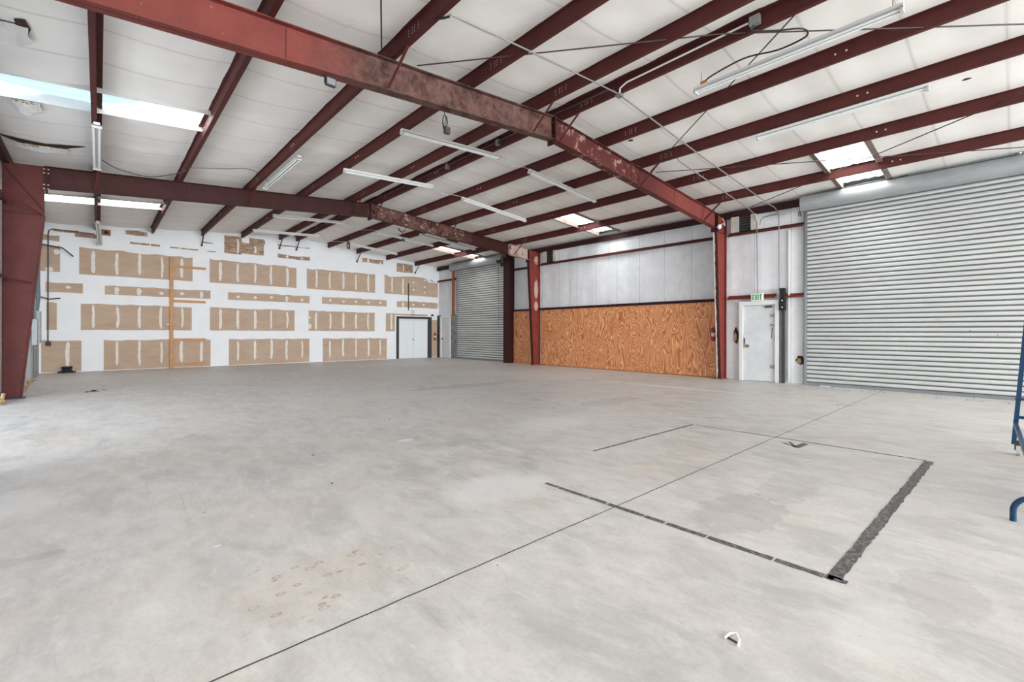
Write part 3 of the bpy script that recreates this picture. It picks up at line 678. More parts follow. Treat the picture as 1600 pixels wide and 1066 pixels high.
# door 2: small white door in the far right corner
g = door_empty(2, (XR, 20.28, 0)); mb = MB()
for a, b in ((19.80, 19.90), (20.66, 20.76)): mb.box(x - 0.10, x + 0.02, a, b, 0, 2.2)
mb.box(x - 0.10, x + 0.02, 19.90, 20.66, 2.1, 2.2); mb.build('door_frame', 'white_enamel', g)
d = MB().box(x - 0.05, x - 0.012, 19.905, 20.655, 0.01, 2.09).build('door_leaf', 'door_paint', g)
sub(MB().ball((x - 0.09, 20.55, 1.0), 0.04, 10).tube([(x - 0.09, 20.55, 1.0), (x - 0.05, 20.55, 1.0)], 0.015, 8), 'door_knob', 'dark_grey', d)
MB().box(x - 0.09, x + 0.0, 20.79, YB - 0.03, 0, 2.25).build('jamb_board', 'dark_grey', g)
# grey sheet metal between that door and the roll-up door
tag(MB().box(x - 0.05, x - 0.02, 19.30, 19.78, 0, 2.26).build('metal_sheet_panel', 'metal_sheet', origin=(x, 19.54, 0)), 'dull grey sheet metal panel between the small corner door and the roll-up door', 'metal panel')
tag(MB().box(x - 0.14, x - 0.02, 19.50, 19.58, 2.2, 4.6).build('door_post', 'rusty_red', origin=(x, 19.54, 2.2)), 'thin rusty red post rising beside the far roll-up door', 'post')
# door 3: white double doors in the back wall with a black frame
g = door_empty(3, (12.16, YB, 0)); mb = MB()
mb.box(11.17, 11.29, YB - 0.06, YB + 0.02, 0, 2.16).box(12.98, 13.22, YB - 0.06, YB + 0.02, 0, 2.16).box(11.29, 12.98, YB - 0.06, YB + 0.02, 2.04, 2.16)
mb.build('door_frame', 'dark_grey', g)
MB().box(11.29, 12.98, YB - 0.05, YB, 1.93, 2.04).build('door_header', 'white_enamel', g)
for a, b, kx in ((11.30, 12.13, 12.09), (12.14, 12.97, 12.2)):
    mb = MB().box(a, b, YB - 0.045, YB - 0.005, 0.01, 1.93)
    for z0, z1 in ((0.1, 0.55), (0.63, 1.08), (1.16, 1.82)):
        for p, q in ((a + 0.09, (a + b) / 2 - 0.03), ((a + b) / 2 + 0.03, b - 0.09)):
            mb.box(p, q, YB - 0.050, YB - 0.044, z0, z1)
    d = mb.build('door_leaf', 'door_white', g)
    if kx < 12.13: sub(MB().ball((kx, YB - 0.09, 0.97), 0.035, 10).tube([(kx, YB - 0.09, 0.97), (kx, YB - 0.04, 0.97)], 0.015, 8), 'door_knob', 'dark_grey', d)

# black steel post/track by the exit door
g = thing('steel_post', 'tall black slotted post standing right of the exit door', 'post', (XR - 0.06, 4.17, 0))
MB().box(XR - 0.12, XR - 0.02, 4.14, 4.20, 0.0, 2.05).build('post', 'dark_grey', g)
MB().box(XR - 0.15, XR - 0.02, 4.12, 4.24, 1.95, 2.55).build('top_bracket', 'black', g)
MB().box(XR - 0.152, XR - 0.148, 4.16, 4.19, 2.2, 2.23).box(XR - 0.152, XR - 0.148, 4.16, 4.19, 2.02, 2.05).build('bolt_heads', 'chrome', g)
# white trim board right of it
tag(MB().box(XR - 0.04, XR, 4.03, 4.065, 0.05, 4.1).build('trim_board', 'white_enamel', origin=(XR, 4.06, 0.05)), 'narrow white vertical board on the wall right of the black post', 'trim board')

# exit sign
g = thing('exit_sign', 'small green EXIT sign mounted over the exit door', 'exit sign', (XR - 0.12, 4.80, 2.33))
MB().box(XR - 0.16, XR - 0.10, 4.645, 4.965, 2.235, 2.44).build('sign_body', 'sign_white', g, bevel=0.012)
def letters(mb, text, x, ystart, z0, h, wd, gap, th):
    """block letters facing -X; text reads toward -Y"""
    y = ystart
    for ch in text:
        def hb(a, b, z): mb.box(x - 0.004, x, y - b * wd, y - a * wd, z0 + z * h - th / 2, z0 + z * h + th / 2)
        def vb(a, p, q): mb.box(x - 0.004, x, y - a * wd - th / 2, y - a * wd + th / 2, z0 + p * h, z0 + q * h)
        if ch == 'E': vb(0.08, 0, 1); [hb(0, 1, z) for z in (0.1, 0.5, 0.9)]
        elif ch == 'X':
            mb.bar((x - 0.002, y, z0), (x - 0.002, y - wd, z0 + h), 0.004, th, (0, 1, 0)) ; mb.bar((x - 0.002, y - wd, z0), (x - 0.002, y, z0 + h), 0.004, th, (0, 1, 0))
        elif ch == 'I': vb(0.25, 0, 1); y += wd * 0.5
        elif ch == 'T': vb(0.5, 0, 1); hb(0, 1, 0.9)
        y -= wd + gap
mb = MB(); letters(mb, 'EXIT', XR - 0.160, 4.92, 2.265, 0.145, 0.058, 0.014, 0.019)
mb.build('lettering', 'sign_green', g)
# louvred vents
for y0, y1, z0, z1, lab in ((4.98, 5.30, 4.24, 4.68, 'white louvred vent box high on the wall right of the near column'), (12.50, 12.86, 4.22, 4.66, 'louvred vent high on the wall right of the far column')):
    g = thing('wall_vent', lab, 'vent', (XR - 0.05, (y0 + y1) / 2, z0), 'louvred wall vents')
    MB().box(XR - 0.13, XR, y0 - 0.13, y0, z0, z1).box(XR - 0.13, XR, y1, y1 + 0.22, z0, z1).box(XR - 0.02, XR, y0, y1, z0, z1).build('vent_box', 'dirty_white', g)
    MB().box(XR - 0.11, XR - 0.02, y0, y0 + 0.02, z0, z1).box(XR - 0.11, XR - 0.02, y1 - 0.02, y1, z0, z1).box(XR - 0.025, XR - 0.02, y0, y1, z0, z1).box(XR - 0.11, XR - 0.02, y0, y1, z0, z0 + 0.03).box(XR - 0.11, XR - 0.02, y0, y1, z1 - 0.03, z1).build('vent_frame', 'black', g)
    mb = MB(); n = 6
    for i in range(n):
        z = z0 + 0.05 + (z1 - z0 - 0.1) * i / (n - 1); mb.bar((XR - 0.08, y0 + 0.02, z), (XR - 0.08, y1 - 0.02, z), 0.05, 0.006, (0.45, 0, 1))
    mb.build('louvres', 'galvanized', g)
# fire extinguishers
def extinguisher(lab, x, y, z, nx, ny):
    g = thing('fire_extinguisher', lab, 'fire extinguisher', (x, y, z), 'fire extinguishers')
    r = 0.058; rs = [0.02, r, r, r, r, 0.03, 0.02]; zs = [0, 0.015, 0.08, 0.2, 0.3, 0.345, 0.36]
    MB().tube([(x, y, z + q) for q in zs], rs, 14).build('cylinder', 'red_paint', g, smooth=True)
    MB().tube([(x, y, z + 0.14), (x, y, z + 0.25)], r + 0.002, 14).build('label_band', 'torn_vinyl', g, smooth=True)
    MB().box(x - 0.02, x + 0.02, y - 0.02, y + 0.02, z + 0.36, z + 0.39).bar((x, y, z + 0.40), (x + nx * 0.10 + ny * 0.08, y + ny * 0.1, z + 0.44), 0.02, 0.012).build('valve_handle', 'rod_dark', g)
    MB().tube([(x, y, z + 0.38), (x + ny * 0.0, y + 0.07 * abs(nx), z + 0.38), (x + 0.075 * ny, y + 0.085 * abs(nx), z + 0.28), (x + 0.075 * ny, y + 0.08 * abs(nx), z + 0.1)], 0.011, 8).build('hose', 'black', g)
    MB().box(x - nx * 0.0 + nx * 0.055, x + nx * 0.075 + 0.002, y - 0.03, y + 0.03, z + 0.05, z + 0.34).build('wall_bracket', 'dark_grey', g) if nx else MB().box(x - 0.03, x + 0.03, y + 0.055, y + 0.08, z + 0.05, z + 0.34).build('wall_bracket', 'dark_grey', g)
extinguisher('red fire extinguisher hung on the plywood next to the near column', XR - 0.1275, 6.02, 1.1, 1, 0)
extinguisher('red fire extinguisher on the back wall right of the white double doors', 13.42, YB - 0.08, 0.92, 0, 1)

# damage holes in the right wall liner
def patch(lab, y, z, w, h, seed, nm='liner_hole'):
    r = random.Random(seed); g = thing(nm, lab, 'hole', (XR, y, z), 'holes in the liner')
    pts = [(y + math.cos(a) * w / 2 * r.uniform(0.8, 1.1), z + math.sin(a) * h / 2 * r.uniform(0.8, 1.1)) for a in [2 * math.pi * i / 12 for i in range(12)]]
    MB().prism([(XR - 0.010, p, q) for p, q in pts], (0.012, 0, 0)).build('torn_opening', 'cavity', g)
    MB().prism([(XR - 0.014, y + (p - y) * 0.55 + w * 0.12, z + (q - z) * 0.6 - h * 0.08) for p, q in pts], (0.006, 0, 0)).build('exposed_fibre', 'fibreglass', g)
patch('tall narrow tear in the liner left of the exit door', 5.42, 1.26, 0.13, 0.50, 1)
patch('round hole low in the liner beside the roll-up door rail', 3.79, 0.63, 0.20, 0.26, 2)

# ------------------------------------------------------------------ strip lights
def strip_light(lab, a, b, wd=0.11, tubes=2, hang=0.0, end=True, rotdeg=0):
    a, b = Vector(a), Vector(b); mid = (a + b) / 2; g = thing('strip_light', lab, 'strip light', tuple(mid), 'bare fluorescent strip fixtures')
    d = (b - a).normalized(); r = d.cross(Vector((0, 0, 1))).normalized()
    MB().bar(a, b, wd * 0.62, 0.05).build('housing', 'white_enamel', g)
    MB().bar(a + Vector((0, 0, -0.028)), b + Vector((0, 0, -0.028)), wd, 0.008).build('reflector', 'fixture_grey', g)
    for s_ in ((-1, 1) if tubes == 2 else (0,)):
        o = r * s_ * wd * 0.28 + Vector((0, 0, -0.05)); MB().tube([a + o + d * 0.03, b + o - d * 0.03], 0.015, 8).build('tube', 'tube_glass', g, smooth=True)
    for e, s_ in ((a, 1), (b, -1)):
        MB().bar(e + Vector((0, 0, -0.045)), e + d * s_ * 0.03 + Vector((0, 0, -0.045)), wd, 0.055).build('lamp_holder', 'fixture_grey', g)
    if hang:
        for t in (0.04, 0.96):
            p = a.lerp(b, t); MB().tube([p, p + Vector((0, 0, hang))], 0.004, 5).build('hanging_wire', 'rod_dark', g)
    return g
def pz(x, o=-0.055): return Zt(x) + o
P = lambda x, y, o=-0.055: (x * K, y * K, pz(x * K, o))
strip_light('long bare tube light near the top right, hung on wires beside a dark cable', (6.86, 0.86, 5.12), (6.86, 3.34, 5.12), 0.12, 2, hang=0.22)
strip_light('tube light under the third purlin right of the ridge, at the right', P(8.94, 0.84), P(8.94, 3.18))
strip_light('tube light nearest left of the ridge, just beyond the near rafter', P(4.07, 7.5), P(6.42, 7.5))
strip_light('second tube light left of the ridge, one row behind the nearest', P(4.10, 10.2), P(6.45, 10.2))
strip_light('second tube light right of the ridge, left of the far skylight panels', P(7.46, 10.3), P(9.9, 10.3))
strip_light('tube light right of the ridge, just beyond the near rafter', P(7.34, 7.52), P(9.8, 7.52))
strip_light('tube light left of the ridge, just behind the far rafter', P(4.05, 15.65), P(6.43, 15.65))
strip_light('tube light left of the ridge, nearest the back wall', P(4.11, 18.45), P(6.47, 18.45))
strip_light('tube light right of the ridge behind the far rafter', P(7.57, 15.8), P(10.0, 15.8))
strip_light('wide white tube light tucked against the far rafter above the far door', P(8.79, 14.75), P(11.3, 14.75), 0.2)
strip_light('tube light right of the ridge, nearest the back wall', P(7.63, 18.62), P(9.9, 18.62))
strip_light('tube light along the third purlin from the left, before the far rafter', P(3.04, 9.85), P(3.04, 12.45))
strip_light('white tube light fixed under the first purlin at upper left', P(-0.03, 9.9), P(-0.03, 12.5), 0.13)
sl = strip_light('white fixture hanging tilted from the first purlin at the back wall', (-0.03, 18.9, 4.72), (0.02, 20.7, 4.32), 0.13)
for q in ((-0.03, 18.98, 4.70), (0.01, 20.6, 4.34)): MB().tube([q, (-0.045, q[1], Zt(0) + 0.004)], 0.005, 5).build('hanging_wire', 'rod_dark', sl)

# floodlight, cord box and small hangers
g = thing('flood_light', 'small floodlight hanging under the near rafter at upper left', 'floodlight', (2.11, 5.7, 4.42))
MB().box(2.05, 2.17, 5.64, 5.69, 4.37, 4.47).build('lamp_body', 'dark_grey', g, bevel=0.006)
MB().box(2.06, 2.16, 5.634, 5.641, 4.383, 4.457).build('lamp_glass', 'galvanized', g)
MB().box(2.045, 2.055, 5.65, 5.70, 4.40, 4.49).box(2.165, 2.175, 5.65, 5.70, 4.40, 4.49).box(2.045, 2.175, 5.66, 5.70, 4.48, 4.49).build('yoke', 'black', g)
g = thing('outlet_box', 'black outlet box dangling on a coiled cord below the near rafter', 'outlet box', (3.87, 5.8, 4.45))
pts = []
for k_ in range(4): pts += [(3.87 + 0.04 * math.cos(a) + 0.006 * k_, 5.78 + 0.012 * k_, 4.53 + (0.09 + 0.008 * k_) * math.sin(a)) for a in [math.pi / 2 + 2 * math.pi * i / 14 for i in range(14)]]
MB().tube([(3.85, 5.78, 4.68)] + pts + [(3.88, 5.8, 4.50), (3.92, 5.8, 4.44)], 0.006, 6).build('cord', 'black', g)
MB().box(3.87, 3.96, 5.77, 5.83, 4.36, 4.46).build('box', 'dark_grey', g, bevel=0.006)
g = thing('cord_coil', 'small coil of cord hanging under the far rafter right of the ridge', 'cord', (7.35, 13.5, 4.6))
pts = [(7.33 + 0.13 * math.cos(a), 13.45, 4.72 + 0.10 * math.sin(a)) for a in [math.pi + math.pi * i / 12 for i in range(13)]] + [(7.33 + 0.11 * math.cos(a), 13.47, 4.74 + 0.10 * math.sin(a)) for a in [-math.pi * i / 12 for i in range(13)]]
MB().tube(pts + [(7.33, 13.46, 4.62), (7.38, 13.46, 4.40)], 0.008, 5).build('cord', 'black', g)
MB().box(7.33, 7.43, 13.43, 13.49, 4.32, 4.40).build('plug_box', 'dark_grey', g)
g = thing('cord_coil', 'bundle of cord hanging by the rearmost tube light right of the ridge', 'cord', (7.75, 18.85, 4.9))
pts = []
for k_ in range(4): pts += [(7.76 + 0.05 * math.cos(a) + 0.01 * k_, 18.84, 5.0 + (0.12 + 0.012 * k_) * math.sin(a)) for a in [math.pi / 2 + 2 * math.pi * i / 14 for i in range(14)]]
MB().tube([(7.73, 18.90, 5.20)] + pts, 0.011, 5).build('cord', 'black', g)
# ------------------------------------------------------------------ wiring between fixtures, conduits
def cable(name, lab, pts, r, mat, cat='cable', n=6):
    # Catmull-Rom through points
    P_ = [Vector(p) for p in pts]; Q = []
    ext = [P_[0] * 2 - P_[1]] + P_ + [P_[-1] * 2 - P_[-2]]
    for i in range(1, len(ext) - 2):
        for s_ in range(6):
            t = s_ / 6; a, b, c, d = ext[i - 1], ext[i], ext[i + 1], ext[i + 2]
            Q.append(0.5 * ((2 * b) + (c - a) * t + (2 * a - 5 * b + 4 * c - d) * t * t + (3 * b - a - 3 * c + d) * t ** 3))
    Q.append(P_[-1]); o = MB().tube(Q, r, n).build(name, mat, origin=tuple(P_[0])); return tag(o, lab, cat)
cable('wire_cable', 'thin cable joining the two nearest tube lights under the ridge', [P(6.44, 7.5, -0.03), (6.8, 7.5, 5.06), (7.1, 7.5, 5.1), P(7.34, 7.52, -0.03)], 0.007, 'fixture_grey')
cable('wire_cable', 'thin cable joining the second pair of tube lights under the ridge', [P(6.46, 10.2, -0.03), (6.8, 10.25, 5.05), (7.2, 10.3, 5.1), P(7.46, 10.3, -0.03)], 0.007, 'fixture_grey')
cable('wire_cable', 'thin cable joining the pair of tube lights behind the far rafter', [P(6.47, 15.65, -0.03), (6.8, 15.7, 5.0), (7.2, 15.75, 5.05), P(7.57, 15.8, -0.03)], 0.008, 'fixture_grey')
cable('wire_cable', 'thin cable joining the tube lights nearest the back wall', [P(6.51, 18.45, -0.03), (6.8, 18.5, 5.0), (7.2, 18.6, 5.05), P(7.63, 18.62, -0.03)], 0.009, 'fixture_grey')
cable('wire_cable', 'black cable sagging between the first two purlins before the far rafter', [(0.0, 12.2, 4.78), (0.3, 12.5, 4.72), (0.8, 12.6, 4.70), (1.2, 12.4, 4.80), (1.42, 12.2, 4.88)], 0.009, 'dark_grey')
cable('wire_cable', 'pale cable running up from the tilted fixture by the first purlin', [(1.42, 11.9, 4.86), (2.0, 11.6, 4.90), (2.5, 11.4, 4.95), (3.0, 12.0, 4.95)], 0.006, 'dark_grey')
cable('extension_cable', 'black cable looping from the junction box down to the wire hung tube light', [(6.30, 2.28, 5.33), (6.27, 2.30, 5.27), (6.46, 2.09, 5.25), (6.64, 1.85, 5.24), (6.78, 1.80, 5.23), (6.86, 1.88, 5.22), (6.88, 2.19, 5.22), (6.76, 2.57, 5.23), (6.80, 3.05, 5.20), (6.86, 3.2, 5.17)], 0.011, 'black')
tag(MB().box(6.82, 6.88, 3.16, 3.24, 5.146, 5.19).build('cable_plug', 'orange_plug', origin=(6.85, 3.2, 5.045)), 'orange plug at the end of the wire hung tube light', 'plug')

# conduit across the bay under the purlins to the right wall, and its junction boxes
yc = 4.4; y2 = 4.86
zc = lambda x: Zt(x) - 0.018
cable('conduit_pipe', 'long thin conduit crossing under the purlins to the right wall', [(3.02, yc, zc(3.02)), (4.6, yc, zc(4.6)), (6.33, yc, zc(6.33))], 0.011, 'conduit', 'conduit', 8)
def arc(pts): return pts
o = MB().tube([(6.42, yc, zc(6.42)), (9.5, yc, zc(9.5)), (13.05, yc - 0.06, zc(13.05)), (13.3, yc - 0.1, zc(13.3) - 0.01), (13.48, yc - 0.13, 4.60), (13.56, yc - 0.13, 4.50), (13.58, yc - 0.13, 4.40), (13.6, yc - 0.13, 2.5)], 0.014, 8).build('conduit_pipe', 'conduit', origin=(6.2, yc, 5.2)); tag(o, 'light conduit from the ridge junction box to the wall, dropping to the black post', 'conduit')
o = MB().tube([(9.15, y2, Zt(9.15) + 0.08), (9.25, y2, zc(9.25)), (9.4, y2, zc(9.4)), (13.1, y2, zc(13.1)), (13.40, y2, zc(13.4) - 0.03), (13.54, y2, 4.56), (13.58, y2 - 0.03, 4.42), (13.6, y2 - 0.05, 2.44)], 0.014, 8).build('conduit_pipe', 'conduit', origin=(9.0, y2, 5)); tag(o, 'light conduit dropping down the wall to the EXIT sign', 'conduit')
o = MB().tube([(13.62, 4.76, 4.35), (13.62, 4.74, 4.48), (13.62, 4.66, 4.55), (13.62, 4.4, 4.57), (13.62, 4.33, 4.56)], 0.013, 8).build('conduit_pipe', 'conduit', origin=(13.6, 4.76, 4.4)); tag(o, 'short bent conduit linking the two wall conduits under the eave', 'conduit')
zr = Zt(6.35)
g = thing('junction_box', 'grey junction box where the conduits meet below the ridge', 'junction box', (6.38, yc, zr - 0.05))
MB().box(6.33, 6.43, yc - 0.05, yc + 0.05, zr - 0.055, zr - 0.008).build('box', 'galvanized', g, bevel=0.006)
o = MB().tube([(6.33, yc + 0.03, zr - 0.02), (6.29, yc + 0.04, zr + 0.03), (6.275, yc + 0.13, zr + 0.08), (6.275, 5.6, zr + 0.1), (6.275, 20.9, zr + 0.1)], 0.012, 8).build('conduit_pipe', 'dark_conduit', origin=(6.2, yc, 5.2)); tag(o, 'dark conduit running back along the ridge purlin toward the end wall', 'conduit')
o = MB().tube([(6.34, yc - 0.03, zr - 0.02), (6.31, yc - 0.06, zr + 0.04), (6.30, yc - 0.19, zr + 0.08), (6.30, 3.2, zr + 0.09), (6.30, 2.35, zr + 0.1)], 0.013, 8).build('conduit_pipe', 'white_enamel', origin=(6.2, yc, 5.2)); tag(o, 'white conduit along the ridge purlin up to the near square box', 'conduit')
g = thing('junction_box', 'square grey box on the ridge purlin near the top of the view', 'junction box', (6.3, 2.25, zr + 0.1))
MB().box(6.26, 6.33, 2.20, 2.33, zr + 0.03, zr + 0.15).build('box', 'galvanized', g, bevel=0.006)
for y, lab in ((7.4, 'small grey box on the ridge purlin beyond the near rafter'), (9.3, 'small grey box on the ridge purlin above the second tube light')):
    tag(MB().box(6.26, 6.34, y - 0.05, y + 0.05, zr + 0.03, zr + 0.15).build('junction_box', 'galvanized', origin=(6.3, y, 5.26)), lab, 'junction box')
# curly dark cable from the conduit at the top edge
cable('wire_cable', 'short dark cable curling down from the third purlin at the top edge', [(2.93, 4.62, Zt(2.9) + 0.02), (2.96, 4.50, Zt(2.9) - 0.03), (3.02, 4.42, Zt(2.9) - 0.02)], 0.014, 'black')

# roof bracing rods
def rod(lab, a, b, r=0.009):
    a, b = Vector(a), Vector(b); tag(MB().tube([a, b], r, 6).build('brace_rod', 'rod_dark', origin=tuple(a)), lab, 'brace rod', 'roof bracing rods')
bz = lambda x, y: (x * 0.998, y * 0.998, Zt(x) + 0.03)
rod('bracing rod crossing the ceiling from the near rafter to the upper right, left half', bz(3.33, 5.68), bz(6.17, 2.65))
rod('bracing rod continuing right from the ridge toward the top right corner', bz(6.17, 2.65), bz(8.9, -0.6))
rod('bracing rod sloping from the near rafter toward the top centre', bz(9.45, 5.66), bz(6.17, 1.5))
rod('bracing rod passing across the right skylights toward the wall', bz(9.58, 5.6), bz(13.0, -0.6))
rod('bracing rod running from the near column top toward the right edge', bz(13.45, 5.4), bz(10.3, -0.3))
rod('dark vertical looking rod at the top edge left of the ridge', bz(2.75, 5.6), bz(2.15, 4.4))

# ------------------------------------------------------------------ torn ceiling insulation on the left
def tear(lab, cx, cy, outline, flap, zoff, seed):
    g = thing('torn_insulation', lab, 'torn insulation', (cx, cy, ceil_z(cx, cy)), 'tears in the ceiling blanket')
    q = lambda p, o: (p[0], p[1], ceil_z(min(max(p[0], XL), XR), p[1]) - o)
    up = Vector((0, 0, 0.01)); MB().prism([q(p, 0.020) for p in outline], up).build('torn_opening', 'cavity', g)
    r = random.Random(seed); rows = []
    (a, b, depth, sag) = flap
    for i in range(9):
        t = i / 8; base = Vector(a).lerp(Vector(b), t); x, y = base.x, base.y; row_ = []
        for j in range(5):
            s_ = j / 4; row_.append((x + depth[0] * s_ + r.uniform(-0.015, 0.015), y + depth[1] * s_ + r.uniform(-0.015, 0.015), ceil_z(x, y) - 0.02 - sag * s_ ** 0.8 * math.sin(math.pi * (0.12 + 0.76 * t)) - r.uniform(0, 0.012)))
        rows.append(row_)
    f = MB().grid(rows).build('hanging_flap', 'torn_vinyl', g); md = f.modifiers.new('s', 'SOLIDIFY'); md.thickness = 0.004
    rows = []
    for j in range(4):
        rows.append([(a[0] + (b[0] - a[0]) * (0.12 + 0.76 * i / 24) + r.uniform(-0.01, 0.01), a[1] + depth[1] * (0.02 + 0.10 * j) + r.uniform(-0.02, 0.02), ceil_z(a[0] + (b[0] - a[0]) * i / 24, a[1]) - 0.018 - (0.03 if j in (1, 2) else 0.0) * r.uniform(0.2, 1.2)) for i in range(25)])
    MB().grid(rows).build('fibre_edge', 'fibreglass', g)
tear('long dark tear in the ceiling blanket above the left column', -0.7, 12.5, [(-1.35, 12.15), (-1.0, 12.25), (-0.75, 12.30), (-0.55, 12.22), (-0.2, 12.20), (-0.5, 12.45), (-0.72, 12.75), (-0.9, 12.55), (-1.2, 12.35)], ((-1.15, 12.45), (-0.45, 12.45), (0.0, 0.22), 0.05), 0, 1)
tear('hanging white flap of torn blanket beside the left skylight', -0.8, 10.4, [(-0.98, 10.15), (-0.72, 10.15), (-0.72, 10.4), (-0.85, 10.5), (-0.98, 10.4)], ((-0.98, 10.15), (-0.68, 10.15), (0.0, 0.35), 0.10), 0, 2)
tear('sagging torn blanket with yellow fibre at the upper left edge', -0.72, 7.8, [(-0.72, 7.62), (-0.63, 7.58), (-0.60, 7.80), (-0.66, 8.05), (-0.70, 7.9)], ((-1.1, 7.75), (-0.62, 7.75), (0.0, 0.35), 0.10), 0, 3)
for x, y, lab in ((9.71, 0.49, 'small dark tear in the ceiling near the upper right edge'), (12.6, 3.5, 'small brown tear in the ceiling left of the large drum'), (8.14, 5.34, 'tiny dark tear in the ceiling just before the near rafter')):
    r = random.Random(x); z = ceil_z(x, y) - 0.004
    tag(MB().prism([(x + math.cos(a) * 0.05 * r.uniform(0.6, 1.2), y + math.sin(a) * 0.05 * r.uniform(0.6, 1.2), z) for a in [2 * math.pi * i / 9 for i in range(9)]], (0, 0, 0.006)).build('torn_insulation', 'cavity', origin=(x, y, z)), lab, 'torn insulation', 'tears in the ceiling blanket')

# ------------------------------------------------------------------ back wall things
g = thing('wooden_frame', 'raw lumber half ladder leaning flat on the back wall, four rungs to one side', 'wooden frame', (2.0, YB - 0.06, 0))
MB().box(1.94, 2.045, YB - 0.10, YB - 0.008, 0.0, 4.12).build('upright', 'wood_stud', g)
for z in (0.12, 1.05, 2.49, 3.78): MB().box(2.045, 3.06, YB - 0.05, YB - 0.008, z - 0.045, z + 0.045).build('rung', 'wood_stud', g)
tag(MB().box(11.83, 11.87, YB - 0.03, YB - 0.002, 2.48, 3.88).build('metal_bar', 'rod_dark', origin=(11.85, YB, 2.48)), 'thin dark vertical bar on the back wall above the double doors', 'metal bar')
g = thing('hose_loop', 'small loop of dark cable on the wall right above the double doors', 'cable loop', (12.1, YB - 0.02, 2.3))
MB().tube([(12.09 + 0.085 * math.cos(a), YB - 0.02, 2.40 + 0.10 * math.sin(a)) for a in [math.radians(-60 + 300 * i / 20) for i in range(21)]], 0.010, 6).build('loop', 'rod_dark', g)
MB().box(12.0, 12.2, YB - 0.04, YB - 0.002, 2.24, 2.28).build('bracket', 'rod_dark', g)
tag(MB().box(13.22, 13.34, YB - 0.05, YB - 0.002, 2.22, 2.30).tube([(13.28, YB - 0.05, 2.28), (13.24, YB - 0.07, 2.34)], 0.012, 6).build('door_sensor', 'black', origin=(13.28, YB, 2.25)), 'small black device on the wall at the corner of the black door frame', 'sensor')
tag(MB().tube([(13.35, YB - 0.02, 4.08), (13.0, YB - 0.3, 4.12)], 0.014, 6).build('metal_rod', 'rod_dark', origin=(13.35, YB, 4.1)), 'short dark rod sticking out at the girt in the far right corner', 'rod')
# black cone base on the floor by the back wall
g = thing('rubber_base', 'low black rubber base on the floor at the foot of the back wall', 'rubber base', (-0.77, YB - 0.25, 0))
MB().prism([(-0.98, YB - 0.42, 0), (-0.56, YB - 0.42, 0), (-0.56, YB - 0.05, 0), (-0.98, YB - 0.05, 0)], (0, 0, 0.03)).build('foot', 'rubber', g)
mb = MB(); mb.tube([(-0.77, YB - 0.24, 0.03), (-0.77, YB - 0.24, 0.12), (-0.77, YB - 0.24, 0.16), (-0.77, YB - 0.24, 0.20)], [0.15, 0.11, 0.14, 0.13], 14); mb.build('body', 'rubber', g, smooth=True)
# square vent high on the back wall by the first purlin
g = thing('wall_vent', 'brown square vent with a round black hole at the top of the back wall', 'vent', (0.17, YB, 4.8))
MB().box(0.06, 0.30, YB - 0.03, YB - 0.002, 4.66, 4.86).build('vent_plate', 'wood_old', g)
MB().tube([(0.18, YB - 0.035, 4.76), (0.18, YB - 0.028, 4.76)], 0.06, 14).build('vent_hole', 'black', g)

# left corner: electrical panel, conduits
xw = XL
g = thing('electrical_panel', 'grey electrical panel with conduits standing in the far left corner', 'electrical panel', (xw, 19.6, 0))
MB().box(xw, xw + 0.13, 19.35, 19.85, 1.0, 1.95).build('cabinet', 'panel_grey', g, bevel=0.006)
MB().box(xw, xw + 0.12, 18.75, 19.05, 0.95, 1.7).build('cabinet', 'galvanized', g, bevel=0.006)
mb = MB()
for y, r_, z0, z1 in ((18.8, 0.025, 0.0, 2.35), (19.0, 0.02, 0.0, 2.3), (19.45, 0.03, 0.02, 1.0), (19.6, 0.03, 0.02, 1.0)): mb.tube([(xw + 0.06, y, z0), (xw + 0.06, y, z1)], r_, 8)
mb.build('riser_conduit', 'galvanized', g, smooth=True)
mb = MB()
for i in range(6):
    y = 19.5 + i * 0.16; mb.tube([(xw + 0.06, 19.45 + i * 0.06, 1.95), (xw + 0.06, y, 2.45), (xw + 0.05, y, 2.8), (xw + 0.05, y, 4.15)], 0.022, 8)
mb.build('cable_bundle', 'blue_conduit', g, smooth=True)
mb = MB(); mb.box(xw, xw + 0.05, 18.8, 20.5, 2.35, 2.40).box(xw, xw + 0.05, 19.3, 20.7, 4.08, 4.13); mb.build('strut_channel', 'dark_conduit', g)
o = MB().tube([(-1.22, YB - 0.03, 1.0), (-1.22, YB - 0.03, 4.5), (-1.20, YB - 0.03, 4.62), (-1.12, YB - 0.03, 4.68), (-0.1, YB - 0.03, 4.66)], 0.016, 8).build('conduit_pipe', 'dark_conduit', origin=(-1.22, YB, 1)); tag(o, 'dark conduit rising in the left corner and turning along the top of the back wall', 'conduit')
tag(MB().box(-1.27, -1.15, YB - 0.08, YB - 0.002, 0.88, 1.02).build('switch_box', 'dark_grey', origin=(-1.2, YB, 0.88)), 'small box at the lower end of the left corner conduit', 'switch box')
for z0, x1, zz, lab in ((4.12, -0.62, 3.98, 'bent dark bracket arm sticking out high beside the left corner cables'), (2.45, -0.92, 2.42, 'straight dark bracket arm at mid height beside the left corner cables')):
    tag(MB().tube([(-1.40, 20.7, z0), (x1 - 0.25, 20.7, z0 - 0.07), (x1, 20.7, zz - 0.18 if z0 > 3 else zz)], 0.02, 6).build('bracket_arm', 'rod_dark', origin=(-1.4, 20.7, z0)), lab, 'bracket', 'bracket arms in the left corner')
